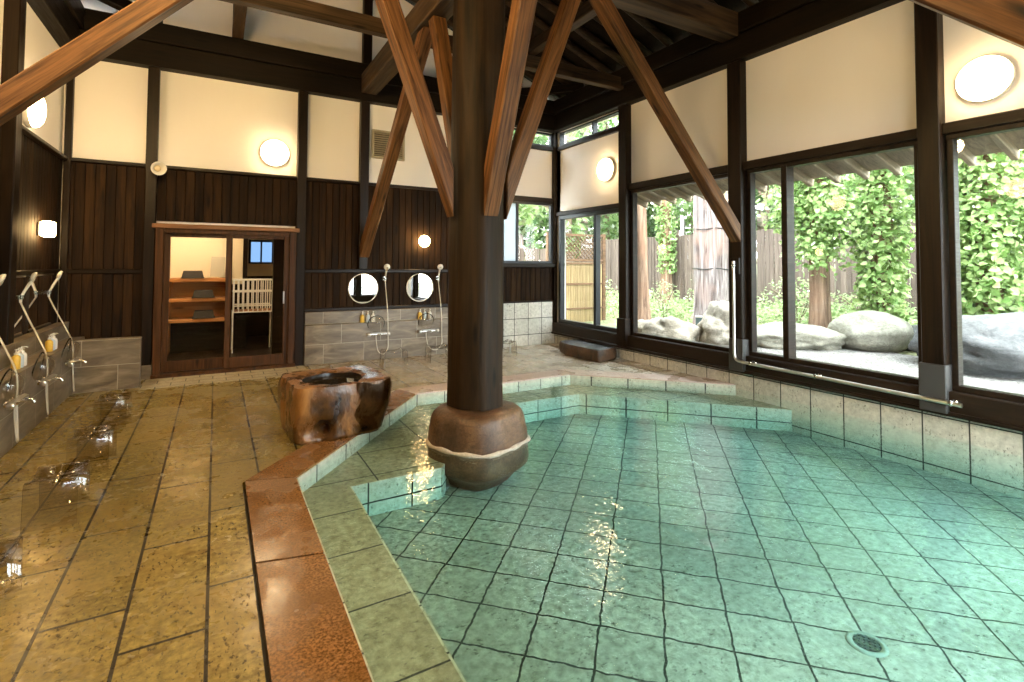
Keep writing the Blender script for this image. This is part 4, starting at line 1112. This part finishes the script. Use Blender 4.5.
# the two cedars seen in the first big window
x, y = 9.05, 7.20
t = thing('cedar_tree', 'very thick pale-barked cedar trunk bound with wire rings outside the window', 'tree', (x,y,gz(x,y)))
straight(9, .40, .33, flare=.12).build('trunk', M['bark_pale'], parent=t)
for z in (1.18,2.0,2.75):
    m = MB(); m.tube([((.405-.007*z)*math.cos(q*PI/18),(.405-.007*z)*math.sin(q*PI/18),z+.012*math.sin(q*.9)) for q in range(37)], .011, 7, caps=False); m.build('binding_wire', M['black'], parent=t)
def crown(parent, c, r, n, size, mat, z_sq=.7, name='foliage'):
    mb = MB(); pts = []
    while len(pts) < n:
        v = Vector((random.uniform(-1,1),random.uniform(-1,1),random.uniform(-1,1)))
        if v.length > 1: continue
        if noise.noise(v*2.3+Vector(c)) < -.12: continue
        pts.append((c[0]+v.x*r, c[1]+v.y*r, c[2]+v.z*r*z_sq))
    leaves(mb, pts, size, .6); return mb.build(name, mat, parent=parent)
x, y = 7.35, 7.52
t = thing('cedar_tree', 'slim leaning reddish cedar trunk beside the first post outside', 'tree', (x,y,gz(x,y)))
straight(7, .125, .10, lean=(-.010,.012), flare=1.3).build('trunk', M['bark_brown'], parent=t)

# vine-clad trees
def vine_tree(x, y, r, z0, z1, w, n, label, bark='bark_brown', r0=.16, size=.088, blobs=()):
    t = thing('vine_covered_tree', label, 'tree', (x,y,gz(x,y)), group='vine covered trees outside')
    straight(7.5, r0, r0*.8, flare=.4).build('trunk', M[bark], parent=t)
    mb = MB(); pts = []
    while len(pts) < n:
        z = random.uniform(z0, z1); q = random.uniform(0,2*PI)
        lim = w*(.78+.42*noise.noise((math.cos(q)*1.1+x,math.sin(q)*1.1,z*1.1)))
        rr = lim*math.sqrt(random.uniform(.25,1))
        pts.append((rr*math.cos(q),rr*math.sin(q),z))
    for bx,by,bz,br_,bn in blobs:
        for _ in range(bn):
            v = Vector((random.gauss(0,.45),random.gauss(0,.45),random.gauss(0,.45)))*br_
            pts.append((bx+v.x,by+v.y,bz+v.z))
    leaves(mb, pts, size, .35, face=lambda p: Vector((p[0],p[1],0)).normalized())
    mb.build('vine_foliage', M['leaf_vine'], parent=t)
    return t
vine_tree(9.2,5.12,.15,1.45,3.9,.36,2000,'bare-footed brown tree with hanging large vine leaves behind the rounded boulder',
          blobs=((-.1,.35,2.35,.55,950),(.0,-.35,2.2,.55,950),(-.2,-.1,1.55,.42,340),(.1,.1,2.9,.6,950)))
vine_tree(9.4,4.22,.15,.25,4.2,.44,5200,'tree trunk wholly wrapped in bright green vines, right of the boulder')
vine_tree(9.2,2.82,.18,.35,4.3,.54,7000,'broad vine-wrapped trunk outside the rightmost window', size=.092)
vine_tree(9.5,2.15,.2,1.6,4.2,.32,900,'pale grey trunk with sparse vines at the right picture edge', bark='bark_pale', r0=.17)
vine_tree(11.6,10.9,.15,.9,4.4,.34,1500,'slender vine column left of the garden shed in the first big window', size=.10)

# shrubs and ground cover
def shrub(x, y, r, h, n, label, mat='leaf_cover', size=.085, name='garden_shrub', group='garden shrubs'):
    t = thing(name, label, 'shrub', (x,y,gz(x,y)), group=group)
    mb = MB(); pts = []
    while len(pts) < n:
        v = Vector((random.uniform(-1,1),random.uniform(-1,1),random.uniform(0,1)))
        if v.length > 1 or v.length < .45: continue
        k = 1+.25*noise.noise((v.x*3+x,v.y*3+y,v.z*3))
        pts.append((v.x*r*k,v.y*r*k,.02+v.z*h*k))
    leaves(mb, pts, size, .8, heart=False); mb.build('foliage', M[mat], parent=t)
    m = MB()
    for i in range(7):
        q = i*.9; m.tube([(0,0,-.05),(.3*r*math.cos(q),.3*r*math.sin(q),h*.5),(.6*r*math.cos(q),.6*r*math.sin(q),h*.75)], .012, 5)
    m.build('stems', M['bark_dark'], parent=t)
    return t
for x,y,r,h,n,lab in ((10.6,6.35,.9,.95,900,'pale shrub left of the window mullion below the board fence'),
                     (10.4,4.9,.8,.85,800,'pale shrub filling behind the rounded boulder'),
                     (10.3,3.4,.8,.80,800,'pale shrub between the two vine-wrapped trunks'),
                     (11.0,8.7,.8,.9,700,'feathery pale shrub between the two cedar trunks'),
                     (9.4,8.9,.55,.85,500,'leafy young shrub standing in front of the reed fence'),
                     (10.5,1.9,.8,.8,500,'pale shrub behind the grey rock slab'),
                     (8.5,10.1,.55,.95,500,'fern-like shrub outside the sliding window, right of the bamboo screen')):
    shrub(x,y,r,h,n,lab)
mb = MB(); pts = []
while len(pts) < 9000:
    x = random.uniform(8.3,13); y = random.uniform(.5,14)
    if x < 8.8+.3*math.sin(y*2): continue
    pts.append((x,y,gz(x,y)+random.uniform(.0,.30)*(.6+.7*noise.noise((x,y,3)))))
leaves(mb, pts, .10, .9, heart=False)
o = mb.build('ground_cover', M['leaf_cover']); tag(o, 'pale green ground cover plants carpeting the garden beyond the rocks', 'ground cover', kind='stuff')

# rocks
def rock_obj(x, y, sx, sy, sz, mat, label, seed=0, rz=0, sink=.25, rough=.18, name='garden_rock', peak=0):
    mb = MB(); n, m = 56, 32; vs = []
    for i in range(m+1):
        th = PI*i/m
        for j in range(n):
            q = 2*PI*j/n
            d = Vector((math.sin(th)*math.cos(q), math.sin(th)*math.sin(q), math.cos(th)))
            k = 1 + rough*noise.noise(d*1.3+Vector((seed,seed*2,0))) + rough*.45*noise.noise(d*3.1+Vector((seed,0,seed))) + rough*.30*abs(noise.noise(d*5+Vector((0,seed,0)))) + rough*.16*noise.noise(d*14+Vector((0,seed,0)))
            if peak: k *= 1+peak*max(0,d.z)**3
            vs.append((d.x*k*sx, d.y*k*sy, d.z*k*sz))
    mb.add(vs, [(i*n+j,(i+1)*n+j,(i+1)*n+(j+1)%n,i*n+(j+1)%n) for i in range(m) for j in range(n)], 0, True)
    o = mb.build(name, M[mat], loc=(x,y,gz(x,y)+sz*(1-2*sink))); o.rotation_euler = (0,0,rz)
    return tag(o, label, 'rock', 'garden rocks along the windows')
rock_obj(8.75,4.12,.40,.54,.34,'rock_boulder','large smooth rounded pale boulder on the gravel outside the window',2,.62,.13,.10)
rock_obj(7.65,5.85,.40,.42,.40,'rock_white','pointed whitish rock in front of the thick cedar trunk',5,.5,.20,.30,peak=.25)
rock_obj(7.05,6.55,.32,.50,.30,'rock_white','low whitish rock beside the small path light',9,.4,.25,.25)
rock_obj(7.0,7.12,.25,.28,.22,'rock_white','small white rock at the foot of the slim cedar trunk',13,.2,.25,.2)
rock_obj(8.05,4.92,.42,.75,.24,'rock_boulder','long low pale rock left of the rounded boulder',21,.55,.22,.2)
rock_obj(9.5,3.62,.42,.45,.24,'rock_grey','grey rock half hidden behind the boulder and the window post',17,.3,.25,.2)
rock_obj(9.0,2.25,.85,1.25,.52,'rock_grey','wide flat-topped grey rock slab outside the rightmost window',31,.75,.28,.22)
x, y = 7.55, 6.32
t = thing('path_light', 'small blue-grey garden path light between the two white rocks', 'lamp', (x,y,gz(x,y)))
MB().box(-.045,-.045,-.1,.045,.045,.42).build('housing', M['garden_metal'], parent=t, bevel=.006)
MB().box(-.052,-.052,.42,.052,.052,.45).build('cap', M['white_plastic'], parent=t, bevel=.006)

# fences
def fence(name, p0, p1, h, w, gap, mat, label, post=2.0, z0=.05):
    p0 = Vector((*p0,0)); p1 = Vector((*p1,0)); L = (p1-p0).length; d = (p1-p0)/L; ang = math.atan2(d.y,d.x)
    zb = gz(*((p0+p1)/2).xy)
    t = thing(name, label, 'fence', (p0.x,p0.y,zb), ang)
    m = MB(); n = int(L/(w+gap))
    for i in range(n):
        x = i*(w+gap); hh = h+.012*math.sin(i*2.3)
        m.box(x,-.012-.012*(i%2),z0,x+w,.006-.012*(i%2),hh)
    m.build('boards', M[mat], parent=t)
    for z in (.35,h*.55,h-.25):
        m = MB(); m.box(0,.006,z,L,.05,z+.06); m.build('rail', M[mat], parent=t)
    k = 0
    while k <= L:
        m = MB(); m.box(k-.045,.02,-.2,k+.045,.11,h); m.build('post', M[mat], parent=t); k += post
    return t
fence('board_fence', (12.3,9.4), (12.3,1.0), 1.98, .11, .012, 'fence', 'weathered grey-brown vertical board fence behind the vine trees')
fence('reed_fence', (12.0,15.5), (11.9,9.6), 2.0, .06, .006, 'fence', 'brown reed fence behind the slim cedar trunk in the first big window')
fence('board_fence', (-3,13.0), (9.5,13.0), 1.9, .12, .012, 'fence', 'low board fence behind the red pine trunk in the back window')
# bamboo screen with lattice top
t = thing('bamboo_screen', 'yellow bamboo screen with a diagonal lattice top outside the sliding window', 'screen', (6.55,9.6,gz(7.2,9.6)))
L = 1.50; m = MB()
for i in range(30):
    x = .025+i*.05; m.tube([(x,0,.05),(x,0,.75),(x,0,1.44)], .024, 8)
m.build('bamboo_canes', M['bamboo'], parent=t)
for z in (.35,.92,1.40):
    m = MB(); m.box(-.02,-.045,z,L+.02,-.02,z+.035); m.build('binding_rail', M['lattice'], parent=t)
m = MB(); st = .105
for sgn in (-1,1):
    for i in range(-6,22):
        xa = i*st; za, zb = 1.50, 2.06; xb = xa + sgn*(zb-za)
        a = Vector((xa,.006*sgn,za)); b = Vector((xb,.006*sgn,zb))
        lo, hi = 0., 1.
        for lim, s_ in ((0,1),(L,-1)):
            va, vb = s_*(a.x-lim), s_*(b.x-lim)
            if va < 0 and vb < 0: lo, hi = 1, 0; break
            if va < 0: lo = max(lo, va/(va-vb))
            elif vb < 0: hi = min(hi, va/(va-vb))
        if hi-lo > .03: m.obox(a.lerp(b,lo), a.lerp(b,hi), .010, .03, up=(0,1,0))
m.build('lattice', M['lattice'], parent=t)
m = MB(); m.box(-.03,-.03,1.46,L+.03,.03,1.51); m.box(-.03,-.03,2.05,L+.03,.03,2.10); m.build('lattice_frame', M['lattice'], parent=t)
for x in (-.05,L+.05): MB().box(x-.04,-.04,-.2,x+.04,.04,2.12).build('post', M['lattice'], parent=t)

# pine behind the back window
x, y = 6.15, 9.9
t = thing('pine_tree', 'pale-footed red-barked trunk framed in the back window', 'tree', (4.95+1.15,11.3,gz(6,11.3)))
pts = [(0,0,-.1),(0,0,.6),(.01,0,1.2),(-.02,0,1.6),(-.05,.02,2.0),(-.03,0,2.5),(.05,0,3.4),(.1,.1,6)]
trunk_mesh(pts, [.2,.16,.15,.15,.19,.15,.13,.1], 16, .08).build('trunk', M['bark_red'], parent=t)
crown(t, (.6,.4,3.2), 1.1, 520, .20, M['leaf_mid'])
crown(t, (-.3,.6,5.2), 1.6, 500, .24, M['leaf_mid'])

# garden shed with open roof
t = thing('garden_shed', 'small timber shed with a lean-to roof beyond the reed fence', 'shed', (15.2,13.9,gz(15.2,13.9)), .70)
m = MB(); m.add([(-2.2,-2.4,3.15),(2.2,-2.4,3.15),(2.2,1.5,4.1),(-2.2,1.5,4.1),(-2.2,-2.4,3.27),(2.2,-2.4,3.27),(2.2,1.5,4.22),(-2.2,1.5,4.22)], [(0,3,2,1),(4,5,6,7),(0,1,5,4),(1,2,6,5),(2,3,7,6),(3,0,4,7)])
m.build('roof', M['eave'], parent=t)
for x in (-2.0,-.2,1.8): MB().box(x-.09,-1.6,-.3,x+.09,-1.42,3.4).build('post', M['tie'], parent=t)
MB().box(-2.0,-1.56,2.9,1.9,-1.44,3.12).build('roof_beam', M['tie'], parent=t)
MB().box(-1.6,-.4,.2,.0,-.3,2.6).build('wall_panel', M['shed_wall'], parent=t)
MB().box(.3,-.4,.2,1.9,-.3,2.6).build('wall_panel', M['fence'], parent=t)
MB().box(-2.0,-1.62,-.3,1.9,-1.54,1.75).build('low_wall', M['fence'], parent=t)

# forest behind
random.seed(21)
spots = [(13.9+2.3*r+random.uniform(-.15,.15), -1.5+2.15*k+1.05*(r%2)+random.uniform(-.2,.2)) for r in range(4) for k in range(13 if r else 12)]
spots = [p for p in spots if not (p[0] > 13 and 11.2 < p[1] < 16.2 and p[0] < 18)]
spots += [(-1+2.2*k+1.1*(r%2), 16.6+2.3*r) for r in range(3) for k in range(7)]
for i, (x,y) in enumerate(spots):
    h = random.uniform(7.5,10)
    t = thing('forest_tree', 'tall trunk and dark leafy crown in the woods beyond the garden fences', 'tree', (x,y,gz(x,y)), group='forest trees beyond the fences')
    r0 = random.uniform(.12,.2)
    straight(h, r0, r0*.6, lean=(random.uniform(-.01,.01),random.uniform(-.01,.01)), flare=.3, n=9).build('trunk', M['bark_dark'] if i%3 else M['bark_pale'], parent=t)
    mb = MB(); pts = []; zlow = random.uniform(.8,2.4)
    while len(pts) < 900:
        z = random.uniform(zlow,h+.4); q = random.uniform(0,2*PI); u = (z-zlow)/(h+.4-zlow)
        rr = 1.0*math.sqrt(random.random())*(.55+.45*math.sin(PI*min(1,u*1.1)))*(1+.45*noise.noise((math.cos(q)*1.2+x,math.sin(q)*1.2+y,z*1.3)))
        pts.append((rr*math.cos(q),rr*math.sin(q),z))
    leaves(mb, pts, .36, .6, heart=False); mb.build('foliage', M['leaf_dark'] if i%4 else M['leaf_mid'], parent=t)

# eave along the window side
ev = struct('eave')
m = MB(); ez0, ez1, ex1 = 2.98, 2.66, 6.85
m.add([(5.86,-2,ez0),(ex1,-2,ez1),(ex1,9.6,ez1),(5.86,9.6,ez0),(5.86,-2,ez0+.04),(ex1,-2,ez1+.04),(ex1,9.6,ez1+.04),(5.86,9.6,ez0+.04)], [(0,3,2,1),(4,5,6,7),(0,1,5,4),(1,2,6,5),(2,3,7,6),(3,0,4,7)])
m.build('eave_boards', M['eave'], parent=ev)
y = -1.8
while y < 9.5:
    beam('eave_rafter', (5.86,y,ez0-.055), (ex1+.02,y,ez1-.055), .06, .10, M['eave'], ev); y += .335

# ------------------------------------------------------------------ light, world, camera
w = bpy.data.worlds.new('overcast_sky'); scene.world = w; w.use_nodes = True
bg = w.node_tree.nodes['Background']; bg.inputs[0].default_value = (.90,.97,1.,1); bg.inputs[1].default_value = SKY
sun = bpy.data.lights.new('sun', 'SUN'); sun.energy = SUN; sun.angle = .25; sun.color = (1.,.95,.85)
so = bpy.data.objects.new('sun', sun); col.objects.link(so)
so.rotation_euler = Vector((-.25,.62,-.78)).to_track_quat('-Z','Y').to_euler()

cam = bpy.data.cameras.new('camera'); co = bpy.data.objects.new('camera', cam); col.objects.link(co)
f_, yaw, pitch, roll, cx_, cy_ = 512.3347, math.radians(29.8559), math.radians(1.96830), math.radians(.29369), 510.188, 247.2115
fw = Vector((math.sin(yaw)*math.cos(pitch), math.cos(yaw)*math.cos(pitch), math.sin(pitch)))
rt = Vector((math.cos(yaw), -math.sin(yaw), 0)); up = rt.cross(fw)
c_, s_ = math.cos(roll), math.sin(roll)
r2 = rt*c_ + up*s_; u2 = up*c_ - rt*s_
mt = Matrix((r2, u2, -fw)).transposed().to_4x4(); mt.translation = (0,0,1.5)
co.matrix_world = mt
cam.sensor_fit = 'HORIZONTAL'; cam.sensor_width = 36; cam.lens = f_*36/1024
cam.shift_x = (512-cx_)/1024; cam.shift_y = -(341-cy_)/1024
cam.clip_start = .02; cam.clip_end = 200
scene.camera = co
vs_ = scene.view_settings
scene.display_settings.display_device = 'sRGB'
vs_.view_transform = 'Standard'; vs_.look = 'None'; vs_.exposure = EXPOSURE; vs_.gamma = 1; vs_.use_curve_mapping = False
cy = scene.cycles
cy.use_denoising = True
try: cy.denoiser = 'OPENIMAGEDENOISE'
except Exception: pass
cy.max_bounces = 10; cy.diffuse_bounces = 5; cy.glossy_bounces = 4; cy.transparent_max_bounces = 24; cy.transmission_bounces = 6
cy.caustics_reflective = False; cy.caustics_refractive = False
cy.sample_clamp_indirect = 6
